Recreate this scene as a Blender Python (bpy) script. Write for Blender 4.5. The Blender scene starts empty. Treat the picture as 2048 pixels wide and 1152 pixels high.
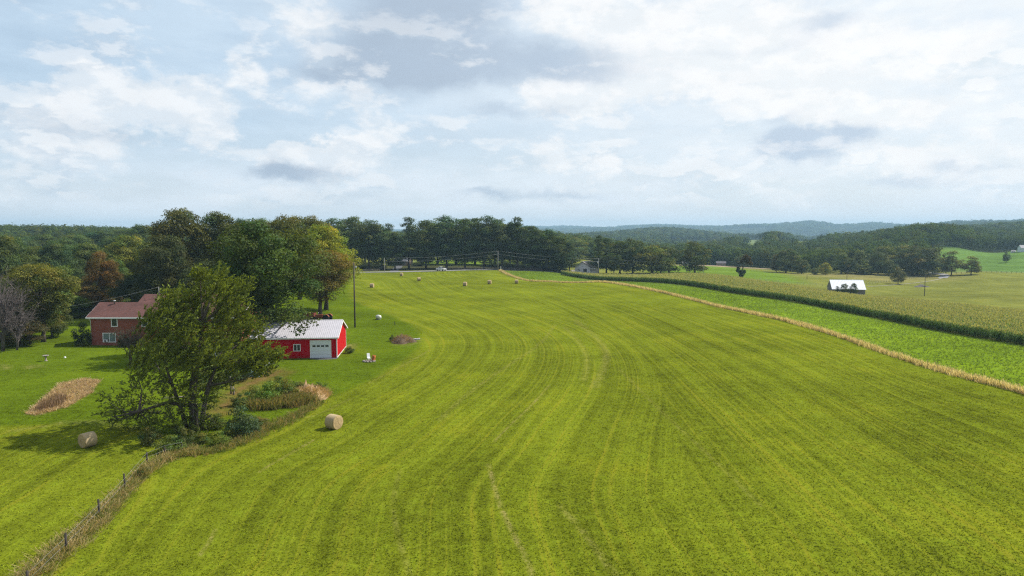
import bpy, math, random
import numpy as np
from mathutils import Vector, Matrix

R = math.radians
rng = np.random.default_rng(7)
random.seed(7)
sc = bpy.context.scene
col = sc.collection

# ------------------------------------------------------------------ camera
F, CX, CY, HOR, CAMZ = 1365.0, 1024.0, 576.0, 462.0, 20.0
PITCH = math.atan((CY - HOR) / F)
cd = bpy.data.cameras.new('camera'); cam = bpy.data.objects.new('camera', cd); col.objects.link(cam)
cam.location = (0, 0, CAMZ); cam.rotation_euler = (R(90) - PITCH, 0, 0)
cd.sensor_width = 36; cd.lens = 36 * F / 2048; cd.clip_start = 0.5; cd.clip_end = 40000
sc.camera = cam

# ------------------------------------------------------------------ light, exposure
SUN_AZ, SUN_EL = R(66), R(45)             # azimuth measured from +Y (view direction) towards +X
SUN = Vector((math.sin(SUN_AZ) * math.cos(SUN_EL), math.cos(SUN_AZ) * math.cos(SUN_EL), math.sin(SUN_EL)))
sl = bpy.data.lights.new('sun', 'SUN'); so = bpy.data.objects.new('sun', sl); col.objects.link(so)
sl.energy = 5.0; sl.angle = R(0.6); sl.color = (1.0, 0.955, 0.88)
so.rotation_euler = SUN.to_track_quat('Z', 'Y').to_euler(); so.location = (60, 20, 80)
sc.view_settings.view_transform = 'Standard'; sc.view_settings.look = 'None'
sc.view_settings.gamma = 1; sc.view_settings.exposure = 0.3; sc.view_settings.use_curve_mapping = False
cy = sc.cycles
cy.filter_width = 1.25
cy.max_bounces = 6; cy.diffuse_bounces = 3; cy.transmission_bounces = 4; cy.volume_bounces = 0
cy.use_denoising = False; cy.use_adaptive_sampling = False
try: cy.denoiser = 'OPENIMAGEDENOISE'; cy.denoising_input_passes = 'RGB_ALBEDO_NORMAL'; cy.denoising_prefilter = 'ACCURATE'
except Exception: pass

# ------------------------------------------------------------------ node helper
class NT:
    def __init__(s, tree): s.t = tree; s.n = tree.nodes; s.l = tree.links
    def put(s, sock, v):
        if v is None: return
        if hasattr(v, 'is_output'): s.l.new(v, sock)
        else:
            if hasattr(sock.default_value, '__len__') and not hasattr(v, '__len__'): v = [v] * len(sock.default_value)
            if hasattr(v, '__len__') and len(sock.default_value) == 4 and len(v) == 3: v = (*v, 1)
            sock.default_value = v
    def math(s, op, a, b=None, c=None, clamp=False):
        n = s.n.new('ShaderNodeMath'); n.operation = op; n.use_clamp = clamp
        for i, v in enumerate((a, b, c)):
            if v is not None: s.put(n.inputs[i], v)
        return n.outputs[0]
    def vmath(s, op, a, b=None, out=0):
        n = s.n.new('ShaderNodeVectorMath'); n.operation = op
        s.put(n.inputs[0], a)
        if b is not None: s.put(n.inputs[1], b)
        return n.outputs['Value'] if op in ('DOT_PRODUCT', 'LENGTH') else n.outputs[0]
    def mix(s, f, a, b, mode='MIX'):
        n = s.n.new('ShaderNodeMix'); n.data_type = 'RGBA'; n.blend_type = mode
        s.put(n.inputs['Factor'], f); s.put(n.inputs[6], a); s.put(n.inputs[7], b)
        return n.outputs[2]
    def noise(s, vec, scale, detail=3, rough=0.55, out='Fac', dist=0.0, dims='3D'):
        n = s.n.new('ShaderNodeTexNoise'); n.noise_dimensions = dims
        if vec is not None: s.l.new(vec, n.inputs['Vector'])
        n.inputs['Scale'].default_value = scale; n.inputs['Detail'].default_value = detail
        n.inputs['Roughness'].default_value = rough; n.inputs['Distortion'].default_value = dist
        return n.outputs[out]
    def ramp(s, f, lo, hi, a=0.0, b=1.0, smooth=True):
        n = s.n.new('ShaderNodeMapRange'); n.interpolation_type = 'SMOOTHSTEP' if smooth else 'LINEAR'
        s.put(n.inputs[0], f); n.inputs[1].default_value = lo; n.inputs[2].default_value = hi
        n.inputs[3].default_value = a; n.inputs[4].default_value = b
        return n.outputs[0]
    def attr(s, name, out='Fac'):
        n = s.n.new('ShaderNodeAttribute'); n.attribute_name = name; return n.outputs[out]
    def comb(s, x, y, z):
        n = s.n.new('ShaderNodeCombineXYZ')
        for i, v in enumerate((x, y, z)): s.put(n.inputs[i], v)
        return n.outputs[0]
    def sep(s, v):
        n = s.n.new('ShaderNodeSeparateXYZ'); s.l.new(v, n.inputs[0]); return n.outputs
    def pos(s):
        return s.n.new('ShaderNodeNewGeometry').outputs['Position']
    def obj(s):
        return s.n.new('ShaderNodeTexCoord').outputs['Object']

# ------------------------------------------------------------------ world: pale summer sky with broken cloud
w = bpy.data.worlds.new('World'); sc.world = w; w.use_nodes = True
T = NT(w.node_tree); T.n.clear()
sky = T.n.new('ShaderNodeTexSky'); sky.sky_type = 'NISHITA'; sky.sun_disc = False
sky.sun_elevation = SUN_EL; sky.sun_rotation = SUN_AZ
sky.air_density = 1.0; sky.dust_density = 1.5; sky.ozone_density = 1.0; sky.altitude = 100
d = T.n.new('ShaderNodeTexCoord').outputs['Generated']
dx, dy, dz = T.sep(T.vmath('NORMALIZE', d))
az = T.math('ARCTAN2', dx, dy); el = T.math('ARCSINE', dz)
# billowing distortion of the (azimuth, elevation) field
nz = T.noise(T.comb(T.math('MULTIPLY', az, 1.0), T.math('MULTIPLY', el, 1.6), 0.3), 7.0, 6, 0.62, 'Color')
nz2 = T.noise(T.comb(az, T.math('MULTIPLY', el, 1.5), 4.0), 24.0, 5, 0.6, 'Color')
wob = T.vmath('ADD', T.vmath('MULTIPLY', T.vmath('SUBTRACT', nz, (.5, .5, .5)), (.10, .075, 0)),
              T.vmath('MULTIPLY', T.vmath('SUBTRACT', nz2, (.5, .5, .5)), (.055, .05, 0)))
nz3 = T.noise(T.comb(az, T.math('MULTIPLY', el, 1.3), 7.0), 70.0, 4, 0.6, 'Color')
P = T.vmath('ADD', T.vmath('ADD', T.comb(az, el, 0), wob), T.vmath('MULTIPLY', T.vmath('SUBTRACT', nz3, (.5, .5, .5)), (.022, .020, 0)))
PG = T.vmath('ADD', T.comb(az, el, 0), T.vmath('MULTIPLY', wob, (.6, .6, 0)))
def azel(px, py):
    a = (px - CX) / F; b = (CY - py) / F; t = PITCH
    v = Vector((a, math.cos(t) + b * math.sin(t), -math.sin(t) + b * math.cos(t))).normalized()
    return math.atan2(v.x, v.y), math.asin(v.z)
def blobs(lst, P):
    tot = None
    for (px, py, sx, sy, wt) in lst:
        a, e = azel(px, py)
        q = T.vmath('MULTIPLY', T.vmath('SUBTRACT', P, (a, e, 0)), (F / sx, F / sy, 0))
        g = T.math('EXPONENT', T.math('MULTIPLY', T.vmath('DOT_PRODUCT', q, q), -0.7))
        tot = T.math('MULTIPLY', g, wt) if tot is None else T.math('MULTIPLY_ADD', g, wt, tot)
    return tot
WHITE = [(185,180,60,55,.9),(330,190,95,42,.9),(250,245,170,40,.55),(432,268,24,28,.8),(60,275,75,28,.7),(200,335,65,22,.6),
  (15,370,45,30,.6),(500,140,34,28,.7),(620,50,70,70,.7),(640,190,95,26,.5),(560,312,48,22,.9),(700,292,62,20,.9),(640,335,90,30,.7),
  (1090,188,55,32,1.),(1190,190,66,32,1.),(1130,20,90,60,.9),(1320,80,110,90,1.),(1240,115,60,40,.8),(1100,300,42,24,.7),(1140,345,70,28,.8),
  (1222,306,24,22,.8),(1640,222,56,18,1.),(1745,228,85,17,1.),(1560,205,50,13,.7),(1430,345,130,24,.6),(1760,335,120,18,.6),(1900,318,90,26,.6),
  (750,215,30,40,.5),(790,255,60,18,.5),(1460,170,90,25,.5),(1650,110,200,90,.4),(1950,90,300,150,.5),(900,330,200,30,.3),(1530,60,120,60,.6),(1600,395,200,20,.4)]
GREY = [(830,75,125,84,1.25),(770,142,120,22,.8),(915,15,85,40,.5),(690,152,60,13,.4),(1050,118,95,30,.62),(1180,120,90,26,.55),(1160,150,130,14,.35),
  (1000,215,52,13,.55),(1110,222,40,12,.42),(1165,205,40,9,.3),(1625,284,72,22,1.35),(1560,290,30,18,.7),(1700,262,44,12,.6),(1545,236,34,12,.5),
  (560,346,58,16,1.0),(665,355,80,12,.35),(1625,52,56,16,.6),(1680,25,40,14,.5),(1560,95,50,11,.35),(975,380,48,8,.6),(1110,392,120,9,.55),(1800,368,70,10,.5),
  (1900,332,34,10,.55),(1990,345,60,8,.35),(200,272,90,11,.4),(90,240,80,22,.25),(1430,110,50,12,.35),(700,395,160,12,.3)]
fl = T.noise(T.comb(az, T.math('MULTIPLY', el, 1.7), 2.2), 13.0, 6, 0.6)
fl2 = T.math('SUBTRACT', fl, .5)
aW = T.ramp(T.math('MULTIPLY_ADD', fl2, 1.2, blobs(WHITE, P)), 0.40, 0.86); aG = T.ramp(T.math('MULTIPLY_ADD', fl2, .45, blobs(GREY, PG)), 0.06, 1.0)
# base: Nishita veiled by thin high haze, whiter towards the sun and the horizon
veil = T.ramp(az, -0.75, 0.75, 0.62, 0.97, smooth=False)
veil = T.math('MAXIMUM', veil, T.ramp(el, 0.0, 0.32, 0.95, 0.2))
back = T.ramp(dy, -0.3, 0.5, 0.0, 1.0)
streak = T.noise(T.comb(T.math('MULTIPLY', az, 2.2), T.math('MULTIPLY', el, 9.0), 1.7), 2.6, 6, 0.6)
veil = T.math('ADD', veil, T.ramp(streak, .35, .7, -.16, .16), clamp=True)
skyc = T.mix(1.0, sky.outputs[0], (0.095, 0.095, 0.095), 'MULTIPLY')
vc = T.mix(T.ramp(az, -0.7, 0.65, 0, 1), (0.51, 0.635, 0.755), (0.74, 0.78, 0.81))
vc = T.mix(T.ramp(el, 0.0, 0.16, 1, 0), vc, (0.70, 0.74, 0.78))
base = T.mix(veil, T.mix(0.35, skyc, (0.45, 0.61, 0.77)), vc)
base = T.mix(back, T.mix(0.45, skyc, (0.55, 0.6, 0.66)), base)      # behind the camera: ordinary broken cloud
puff = T.mix(T.ramp(az, -0.6, 0.5, 0, 1), (0.76, 0.78, 0.80), (0.83, 0.83, 0.83))
flu = T.noise(T.comb(az, T.math('MULTIPLY', T.math('ADD', el, .022), 1.7), 2.2), 13.0, 6, 0.6)
lit = T.ramp(T.math('SUBTRACT', fl, flu), -.09, .10)
puff = T.mix(lit, T.mix(T.ramp(az, -0.6, 0.5, 0, 1), (0.63, 0.685, 0.74), (0.755, 0.78, 0.795)), puff)
c = T.mix(T.math('MULTIPLY', aW, 0.94), base, puff)
gcol = T.mix(T.ramp(az, -0.4, 0.5, 0, 1), (0.335, 0.41, 0.51), (0.46, 0.545, 0.65))
c = T.mix(T.math('MULTIPLY', aG, 0.9), c, gcol)
# small broken cumulus low in the sky, lit from above
def cum(e_off):
    return T.noise(T.comb(T.math('MULTIPLY', az, 1.0), T.math('MULTIPLY', T.math('ADD', el, e_off), 2.3), 5.5), 9.0, 7, 0.58)
f0, f1 = cum(0.0), cum(0.016)
band = T.math('MULTIPLY', T.ramp(el, 0.015, 0.06), T.ramp(el, 0.20, 0.36, 1, .35))
aC = T.math('MULTIPLY', T.ramp(f0, .50, .62), T.math('MULTIPLY', band, .55))
cc = T.mix(T.ramp(T.math('SUBTRACT', f0, f1), -.035, .05), T.mix(T.ramp(az, -.5, .5), (.47,.555,.65), (.60,.68,.74)), T.mix(T.ramp(az, -.5, .5), (.77,.785,.80), (.83,.83,.83)))
c = T.mix(aC, c, cc)
tex = T.ramp(T.noise(T.comb(az, T.math('MULTIPLY', el, 2.0), 9.0), 16.0, 6, .6), .3, .7, .975, 1.025, False)
c = T.mix(1.0, c, T.comb(tex, tex, tex), 'MULTIPLY')
bg = T.n.new('ShaderNodeBackground'); T.l.new(c, bg.inputs[0]); bg.inputs[1].default_value = 1.0
wo = T.n.new('ShaderNodeOutputWorld'); T.l.new(bg.outputs[0], wo.inputs[0])
try: w.cycles.sampling_method = 'MANUAL'; w.cycles.sample_map_resolution = 512
except Exception: pass

# ------------------------------------------------------------------ terrain function
def ray(px, py):
    a = (px - CX) / F; b = (CY - py) / F
    return a, math.cos(PITCH) + b * math.sin(PITCH), -math.sin(PITCH) + b * math.cos(PITCH)
def at(px, py, Y):
    a, y, z = ray(px, py); s = Y / y
    return Vector((a * s, Y, CAMZ + z * s))
def xof(px, Y): return (px - CX) / F * Y * 1.0005
CT = []
for Y in (30, 50, 75, 100, 140, 190, 235):
    for px in (-400, 0, 400, 800, 1150, 1450, 1800):
        if px == 1800 and Y > 120: continue
        if px == 1450 and Y > 235: continue
        if px <= 0 and Y > 170: continue
        CT.append((px, Y, 0))
CT += [(2048,120,0),(2300,100,0),(2048,160,-1.8),(2048,200,-5),(1800,160,-.4),(1620,196,0),(1760,230,-4.5),(1740,268,-7.3),(1560,265,-2.2),(1560,290,-4.4),
 (1400,270,-.1),(1400,292,-.7),(1300,262,0),(1280,315,-2.6),(1200,268,.05),(1200,312,-2.5),(1100,265,.05),(1100,320,-.8),(1100,345,-1.0),(1040,292,-.6),(1000,350,-.2),
 (700,330,0),(885,340,.1),(500,300,0),(700,270,0),(885,270,.1),(960,300,.35),(400,200,-.3),(300,250,-1.5),
 (0,220,-3),(0,350,-5),(-300,300,-4),(100,450,2),(60,600,8.5),(0,800,10),(250,800,8),(-300,800,10),(400,500,-2),(400,800,5),(600,500,0),(600,900,4),
 (850,430,.4),(850,600,2),(850,1000,2),(1050,450,-1.5),(1050,700,6),(1150,700,0),(1160,380,-3.4),(1260,372,-3.4),(1390,385,-3.5),(1483,360,-3.9),(1400,480,-5.7),
 (1420,560,-8),(1350,600,-9),(1350,900,-12),(1520,1000,3),(1450,700,-13.5),(1693,307,-7.9),(1852,300,-8.6),(1693,345,-7.5),(1870,400,-9),(2048,300,-8.3),(2048,240,-7.4),
 (2048,450,-7.4),(2300,450,-7),(1960,440,-6.8),(1890,430,-8.3),(2048,540,-2),(2048,620,2.7),(2300,620,3),(1700,430,-7.9),(1560,450,-7.4),(1560,600,-11.5),
 (1640,700,-11),(1700,720,-4.4),(1760,750,4),(1800,750,10),(1850,750,12.5),(1910,750,11.5),(1985,760,-1),(1980,600,-2),(1850,550,-3),(2000,1100,15),(2100,1100,16),(1930,1100,13),
 (2300,1100,16),(1100,1800,-6),(1200,1800,-2),(1260,1800,6),(1330,1800,12),(1400,1800,2),(1470,1800,-12),(1600,1800,-12),(1300,1300,-13),(1200,1300,-10),(1450,1300,-13),(1400,1000,-12),(1545,1500,4),(1510,1500,0),(1580,1500,0),(1620,1500,-9),(1700,1500,-8),(1450,1500,-10),
 (1100,2600,-14),(1300,2600,-14),(1500,2600,-14),(1700,2600,-12),(1100,3500,6),(1180,3500,8),(1250,3500,18),(1330,3500,26),(1380,3500,24),(1420,3500,27),(1500,3500,40),(1550,3500,40),(1620,3500,52),(1680,3500,34),(1740,3500,42),(1800,3500,30),(1850,3000,28),(1920,2500,40),(1970,2500,30),(2048,2500,38),(2300,2500,35),
 (900,3500,6),(600,3500,6),(0,3500,12),(1160,5500,38),(1220,5500,28),(1280,5500,52),(1400,5500,44),(1580,5500,66),(1700,5500,50),(1800,5500,50),(800,5500,24),(0,5500,30),(2300,5500,50),(-300,3000,14),(1500,4400,10),(1700,4400,10)]
CT += [(1120,258,.3),(1180,258,.25),(1060,260,.25),(1120,282,-1.2),(1060,284,-.9),(1180,284,-1.3)]
CT = np.array(CT, float)
fz = CT[:, 1] >= 1750; CT[fz, 1] *= 1.45; CT[fz, 2] = 6 + (CT[fz, 2] - 6) * 1.45      # the hills stand farther off and higher
def uvmap(x, y):
    yy = np.clip(y, 25, 8200)
    return np.stack([np.clip(x / np.maximum(y, 40), -1.1, 1.1) * 3.2, np.log(yy)], -1)
cp = uvmap((CT[:, 0] - CX) / F * CT[:, 1], CT[:, 1]); ch = CT[:, 2]
def phi(r2): return 0.5 * r2 * np.log(r2 + 1e-12)
n = len(cp)
K = phi(((cp[:, None] - cp[None]) ** 2).sum(-1)) + np.eye(n) * 2e-4
Pm = np.hstack([np.ones((n, 1)), cp]); A = np.block([[K, Pm], [Pm.T, np.zeros((3, 3))]])
sol = np.linalg.solve(A, np.concatenate([ch, np.zeros(3)])); TW, TA = sol[:n], sol[n:]
def H(x, y):
    x = np.asarray(x, float); y = np.asarray(y, float); sh = x.shape; x = x.ravel(); y = y.ravel()
    out = np.empty(len(x))
    for i in range(0, len(x), 20000):
        q = uvmap(x[i:i + 20000], y[i:i + 20000])
        out[i:i + 20000] = phi(((q[:, None] - cp[None]) ** 2).sum(-1)) @ TW + TA[0] + q @ TA[1:]
    k = np.clip((y - 35) / 25, 0, 1); out *= k * k * (3 - 2 * k)
    und = 0.10 * np.sin(x / 15 + y / 31) * np.sin(y / 19 - x / 40) + np.clip((y - 800) / 1500, 0, 3) * 3.2 * np.sin(x / 170 + 1) * np.sin(y / 240 + x / 300)
    return (out + und).reshape(sh)
def h1(x, y): return float(H(np.array([x]), np.array([y]))[0])
_Ys = np.exp(np.linspace(math.log(30), math.log(8000), 740))
def gp(px, py):
    a, y, z = ray(px, py)
    X = a / y * _Ys; Z = CAMZ + z / y * _Ys; hh = H(X, _Ys)
    b = np.nonzero(Z < hh)[0]
    if len(b) == 0: Y = 6000.
    elif b[0] == 0: Y = float(_Ys[0] * 0 + CAMZ / max(-z / y, 1e-6))
    else:
        i = b[0]; d0 = Z[i-1] - hh[i-1]; d1 = Z[i] - hh[i]; t = d0 / (d0 - d1); Y = float(_Ys[i-1] + t * (_Ys[i] - _Ys[i-1]))
    X = a / y * Y
    return Vector((X, Y, h1(X, Y)))
def gpl(pts): return np.array([gp(*p)[:2] for p in pts])

# ------------------------------------------------------------------ object helpers
def tag(o, label=None, cat=None, group=None, kind=None):
    if label: o['label'] = label
    if cat: o['category'] = cat
    if group: o['group'] = group
    if kind: o['kind'] = kind
    return o
def empty(name, loc, rz=0, label=None, cat=None, group=None):
    o = bpy.data.objects.new(name, None); col.objects.link(o); o.location = loc; o.rotation_euler = (0, 0, rz)
    o.empty_display_size = 0.5
    return tag(o, label, cat, group)
def children(o): return [c for c in col.objects if c.parent == o]
def copy_tree(o, kids, loc, rz=0, scale=None):
    r = o.copy(); col.objects.link(r); r.location = loc; r.rotation_euler = (0, 0, rz)
    if scale is not None: r.scale = scale
    out = []
    for ch, sub in kids:
        c = ch.copy(); col.objects.link(c); c.parent = r
        for g in sub:
            e = g.copy(); col.objects.link(e); e.parent = c
        out.append(c)
    return r, out
class MB:
    def __init__(s): s.v = []; s.f = []; s.sm = []
    def add(s, vs, fs, smooth=False):
        b = len(s.v); s.v += [tuple(v) for v in vs]
        s.f += [tuple(i + b for i in f) for f in fs]; s.sm += [smooth] * len(fs)
    def box(s, x0, x1, y0, y1, z0, z1):
        s.add([(x0,y0,z0),(x1,y0,z0),(x1,y1,z0),(x0,y1,z0),(x0,y0,z1),(x1,y0,z1),(x1,y1,z1),(x0,y1,z1)],
              [(3,2,1,0),(4,5,6,7),(0,1,5,4),(1,2,6,5),(2,3,7,6),(3,0,4,7)])
    def prism(s, prof, a, b, axis='y'):
        # closed profile (list of 2D) extruded from a to b; profile in the plane of the two other axes
        n = len(prof)
        def P(p, t): return (p[0], t, p[1]) if axis == 'y' else ((t, p[0], p[1]) if axis == 'x' else (p[0], p[1], t))
        s.add([P(p, a) for p in prof] + [P(p, b) for p in prof],
              [tuple(range(n))[::-1], tuple(range(n, 2 * n))] + [(i, (i + 1) % n, n + (i + 1) % n, n + i) for i in range(n)])
    def tube(s, pts, rad, ns=7, caps=True):
        pts = [Vector(p) for p in pts]; rings = []
        for i, p in enumerate(pts):
            t = (pts[min(i + 1, len(pts) - 1)] - pts[max(i - 1, 0)]).normalized()
            u = t.orthogonal().normalized() if abs(t.z) > .9 else t.cross(Vector((0, 0, 1))).normalized()
            if abs(t.z) > .9: u = (Vector((1, 0, 0)) - t * t.x).normalized()
            v = t.cross(u); r = rad[i] if hasattr(rad, '__len__') else rad
            rings.append([p + (u * math.cos(2 * math.pi * k / ns) + v * math.sin(2 * math.pi * k / ns)) * r for k in range(ns)])
        vs = [q for r_ in rings for q in r_]; fs = []
        for i in range(len(pts) - 1):
            for k in range(ns):
                fs.append((i * ns + k, i * ns + (k + 1) % ns, (i + 1) * ns + (k + 1) % ns, (i + 1) * ns + k))
        if caps: fs += [tuple(range(ns))[::-1], tuple(range((len(pts) - 1) * ns, len(pts) * ns))]
        s.add(vs, fs, True)
    def lathe(s, prof, ns=20, axis='z', c=(0, 0, 0)):
        vs = []; fs = []
        for r, z in prof:
            for k in range(ns):
                a = 2 * math.pi * k / ns; p = (r * math.cos(a), r * math.sin(a), z)
                if axis == 'x': p = (p[2], p[0], p[1])
                if axis == 'y': p = (p[0], p[2], p[1])
                vs.append((p[0] + c[0], p[1] + c[1], p[2] + c[2]))
        for i in range(len(prof) - 1):
            for k in range(ns): fs.append((i * ns + k, i * ns + (k + 1) % ns, (i + 1) * ns + (k + 1) % ns, (i + 1) * ns + k))
        fs += [tuple(range(ns))[::-1], tuple(range((len(prof) - 1) * ns, len(prof) * ns))]
        s.add(vs, fs, True)
    def build(s, name, m, parent=None, bevel=0):
        me = bpy.data.meshes.new(name); me.from_pydata(s.v, [], s.f); me.update()
        for p, k in zip(me.polygons, s.sm): p.use_smooth = k
        o = bpy.data.objects.new(name, me); col.objects.link(o)
        if m: me.materials.append(m)
        if parent: o.parent = parent
        if bevel:
            b = o.modifiers.new('bevel', 'BEVEL'); b.width = bevel; b.segments = 2; b.limit_method = 'ANGLE'
        return o
def quads(name, Q, tint, m, parent=None):
    Q = np.asarray(Q, np.float32); N = len(Q)
    me = bpy.data.meshes.new(name); me.vertices.add(4 * N); me.loops.add(4 * N); me.polygons.add(N)
    me.vertices.foreach_set('co', Q.reshape(-1)); me.loops.foreach_set('vertex_index', np.arange(4 * N, dtype=np.int32))
    me.polygons.foreach_set('loop_start', np.arange(0, 4 * N, 4, dtype=np.int32))
    me.update(calc_edges=True)
    a = me.attributes.new('tint', 'FLOAT_COLOR', 'FACE')
    a.data.foreach_set('color', np.hstack([np.asarray(tint, np.float32), np.ones((N, 1), np.float32)]).ravel())
    me.materials.append(m)
    o = bpy.data.objects.new(name, me); col.objects.link(o)
    if parent: o.parent = parent
    return o

# ------------------------------------------------------------------ materials
def new_mat(name):
    m = bpy.data.materials.new(name); m.use_nodes = True; t = NT(m.node_tree)
    return m, t, t.n['Principled BSDF']
def simple(name, c, rough=0.7, var=0.12, scale=3.0, metal=0, bump=0.0, spec=0.3):
    m, t, p = new_mat(name)
    f = t.noise(t.obj(), scale, 5, 0.6)
    k = t.ramp(f, 0.3, 0.7, 1 - var, 1 + var, False)
    cc = t.mix(1, (*c, 1), t.comb(k, k, k), 'MULTIPLY'); t.l.new(cc, p.inputs['Base Color'])
    p.inputs['Roughness'].default_value = rough; p.inputs['Metallic'].default_value = metal
    p.inputs['Specular IOR Level'].default_value = spec
    if bump:
        b = t.n.new('ShaderNodeBump'); b.inputs['Strength'].default_value = bump; b.inputs['Distance'].default_value = 0.03
        t.l.new(t.noise(t.obj(), scale * 6, 4), b.inputs['Height']); t.l.new(b.outputs[0], p.inputs['Normal'])
    return m
def foliage_mat(name, transl=0.35, gloss=0.05):
    m, t, p = new_mat(name); t.n.remove(p)
    oi = t.n.new('ShaderNodeObjectInfo')
    c = t.mix(1, t.attr('tint', 'Color'), oi.outputs['Color'], 'MULTIPLY')
    d = t.n.new('ShaderNodeBsdfDiffuse'); t.l.new(c, d.inputs[0])
    tr = t.n.new('ShaderNodeBsdfTranslucent'); t.l.new(t.mix(1, c, (1.25, 1.2, 0.55, 1), 'MULTIPLY'), tr.inputs[0])
    mx = t.n.new('ShaderNodeMixShader'); mx.inputs[0].default_value = transl
    t.l.new(d.outputs[0], mx.inputs[1]); t.l.new(tr.outputs[0], mx.inputs[2])
    g = t.n.new('ShaderNodeBsdfGlossy'); g.inputs['Roughness'].default_value = 0.6; g.inputs[0].default_value = (.9, .95, 1, 1)
    m2 = t.n.new('ShaderNodeMixShader'); m2.inputs[0].default_value = gloss
    t.l.new(mx.outputs[0], m2.inputs[1]); t.l.new(g.outputs[0], m2.inputs[2])
    if gloss == 0: t.l.new(mx.outputs[0], t.n['Material Output'].inputs[0]); return m
    t.l.new(m2.outputs[0], t.n['Material Output'].inputs[0])
    return m
M_LEAF = foliage_mat('leaves', .36, .012); M_WOOD = foliage_mat('far_leaves', .30, 0.0); M_CROP = foliage_mat('crop_leaves', 0.3, 0.02); M_DRY = foliage_mat('dry_stems', 0.45, 0.0)
M_BARK = simple('bark', (0.085, 0.068, 0.052), 0.95, 0.35, 2.0, bump=0.5)
M_DEADWOOD = simple('dead_wood', (0.22, 0.185, 0.165), 0.95, 0.3, 2.0)
M_POLE = simple('weathered_pole', (0.10, 0.082, 0.066), 0.9, 0.3, 1.5)
M_POLEL = simple('pale_pole', (0.34, 0.33, 0.31), 0.9, 0.2, 1.5)
M_WIRE = simple('wire', (0.30, 0.31, 0.32), 0.6, 0.05)
M_WHITE = simple('white_trim', (0.80, 0.80, 0.80), 0.5, 0.05)
M_GLASS = simple('window_glass', (0.022, 0.03, 0.035), 0.12, 0.1, spec=0.6)
M_TYRE = simple('tyre', (0.02, 0.02, 0.02), 0.9, 0.2)
M_STEEL = simple('grey_steel', (0.32, 0.33, 0.34), 0.45, 0.15, metal=0.6)
M_POST = simple('fence_post_wood', (0.050, 0.042, 0.036), 0.95, 0.4, 5)
M_SOIL = simple('reddish_soil', (0.24, 0.13, 0.07), 1.0, 0.35, 1.2, bump=0.6)
M_DRYPILE = simple('dry_litter', (0.36, 0.24, 0.12), 1.0, 0.35, 3, bump=0.8)
M_STONE = simple('grey_stone', (0.27, 0.24, 0.21), 0.95, 0.3, 3, bump=0.5)

# ------------------------------------------------------------------ ground
left_px = [(60,1152),(150,1085),(205,1030),(262,975),(312,935),(375,912),(470,885),(560,842),(640,800),(705,778),(768,745),(815,715),(845,688),(842,664),(806,640),(745,618),(700,600),(694,575),(708,552)]
LB = np.vstack([[(-17, -120), (-22, -20), (-26, 20)], gpl(left_px)])
STRIP = np.array([(56,-120),(59,40),(60.6,80.8),(61.5,125),(54.8,184),(45,224),(37,258),(29,272),(18,278),(8,281),(2,296),(-3,320),(-6,347)], float)
def smooth_line(P, it=2):
    P = np.asarray(P, float)
    for _ in range(it):
        q = 0.75 * P[:-1] + 0.25 * P[1:]; r = 0.25 * P[:-1] + 0.75 * P[1:]
        P = np.vstack([P[:1], np.stack([q, r], 1).reshape(-1, 2), P[-1:]])
    return P
LBs, STs = smooth_line(LB), smooth_line(STRIP)
CORN_NEAR = np.array([(95,60),(91,100),(89,119),(77,196),(67,233),(55,268),(44,300),(34,322),(24,334)], float)
CORN_FAR = np.array([(32,346),(46,346),(62,334),(87,318),(101,306),(112,288),(124,272),(139,265),(150,200),(190,150),(230,60)], float)
ROAD = np.array([(-420,300),(-260,318),(-160,324),(-77,328),(-35,341),(-6,357),(20,361),(38,362),(60,366),(72,367)], float)
DRIVE = np.array([(-58,334),(-60,350),(-62,372),(-66,400)], float)
def seg_dist(x, y, L):
    best = np.full(x.shape, 1e18)
    for (ax, ay), (bx, by) in zip(L[:-1], L[1:]):
        ex, ey = bx - ax, by - ay; t = np.clip(((x - ax) * ex + (y - ay) * ey) / (ex * ex + ey * ey + 1e-9), 0, 1)
        best = np.minimum(best, (x - ax - t * ex) ** 2 + (y - ay - t * ey) ** 2)
    return np.sqrt(best)
def inside(x, y, Pg):
    r = np.zeros(x.shape, bool); k = len(Pg)
    for i in range(k):
        (ax, ay), (bx, by) = Pg[i], Pg[(i + 1) % k]
        c_ = (ay > y) != (by > y)
        with np.errstate(divide='ignore', invalid='ignore'):
            r ^= c_ & (x < (bx - ax) * (y - ay) / (by - ay if by != ay else 1e-9) + ax)
    return r
def mask(x, y, Pg, soft=0.5):
    d_ = seg_dist(x, y, np.vstack([Pg, Pg[:1]])); s = np.where(inside(x, y, Pg), d_, -d_)
    return np.clip(s / (soft * (0.4 + y / 120)) * 0.5 + 0.5, 0, 1)
HAY = np.vstack([LBs, [(-77, 326), (-35, 338.5), (-7, 354)], STs[::-1]])
ALF = np.vstack([STs, [(24, 352), (26, 340)], CORN_NEAR[::-1], [(98, -60)]])
CORN = np.vstack([CORN_NEAR, CORN_FAR])
LFIELD = np.vstack([[(-17, -120), (-22, -20), (-26, 20)], gpl([(60,1152),(150,1085),(205,1030),(262,975),(312,935),(345,890),(330,870),(240,852),(120,848),(0,852),(-300,858)]), [(-120, -120)]])
yy = np.concatenate([np.arange(-80, 30, 3.0), np.exp(np.arange(math.log(30), math.log(8300), 0.0088))])
uu = np.concatenate([np.linspace(-1.7, -0.82, 30)[:-1], np.arange(-0.82, 0.8201, 0.0025), np.linspace(0.82, 1.7, 30)[1:]])
NY, NX = len(yy), len(uu)
GY, GU = np.meshgrid(yy, uu, indexing='ij'); GX = GU * np.maximum(GY, 40)
gx, gy = GX.ravel(), GY.ravel(); gz = H(gx, gy)
def lerp(c, col_, m): return c * (1 - m[:, None]) + np.array(col_) * m[:, None]
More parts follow.
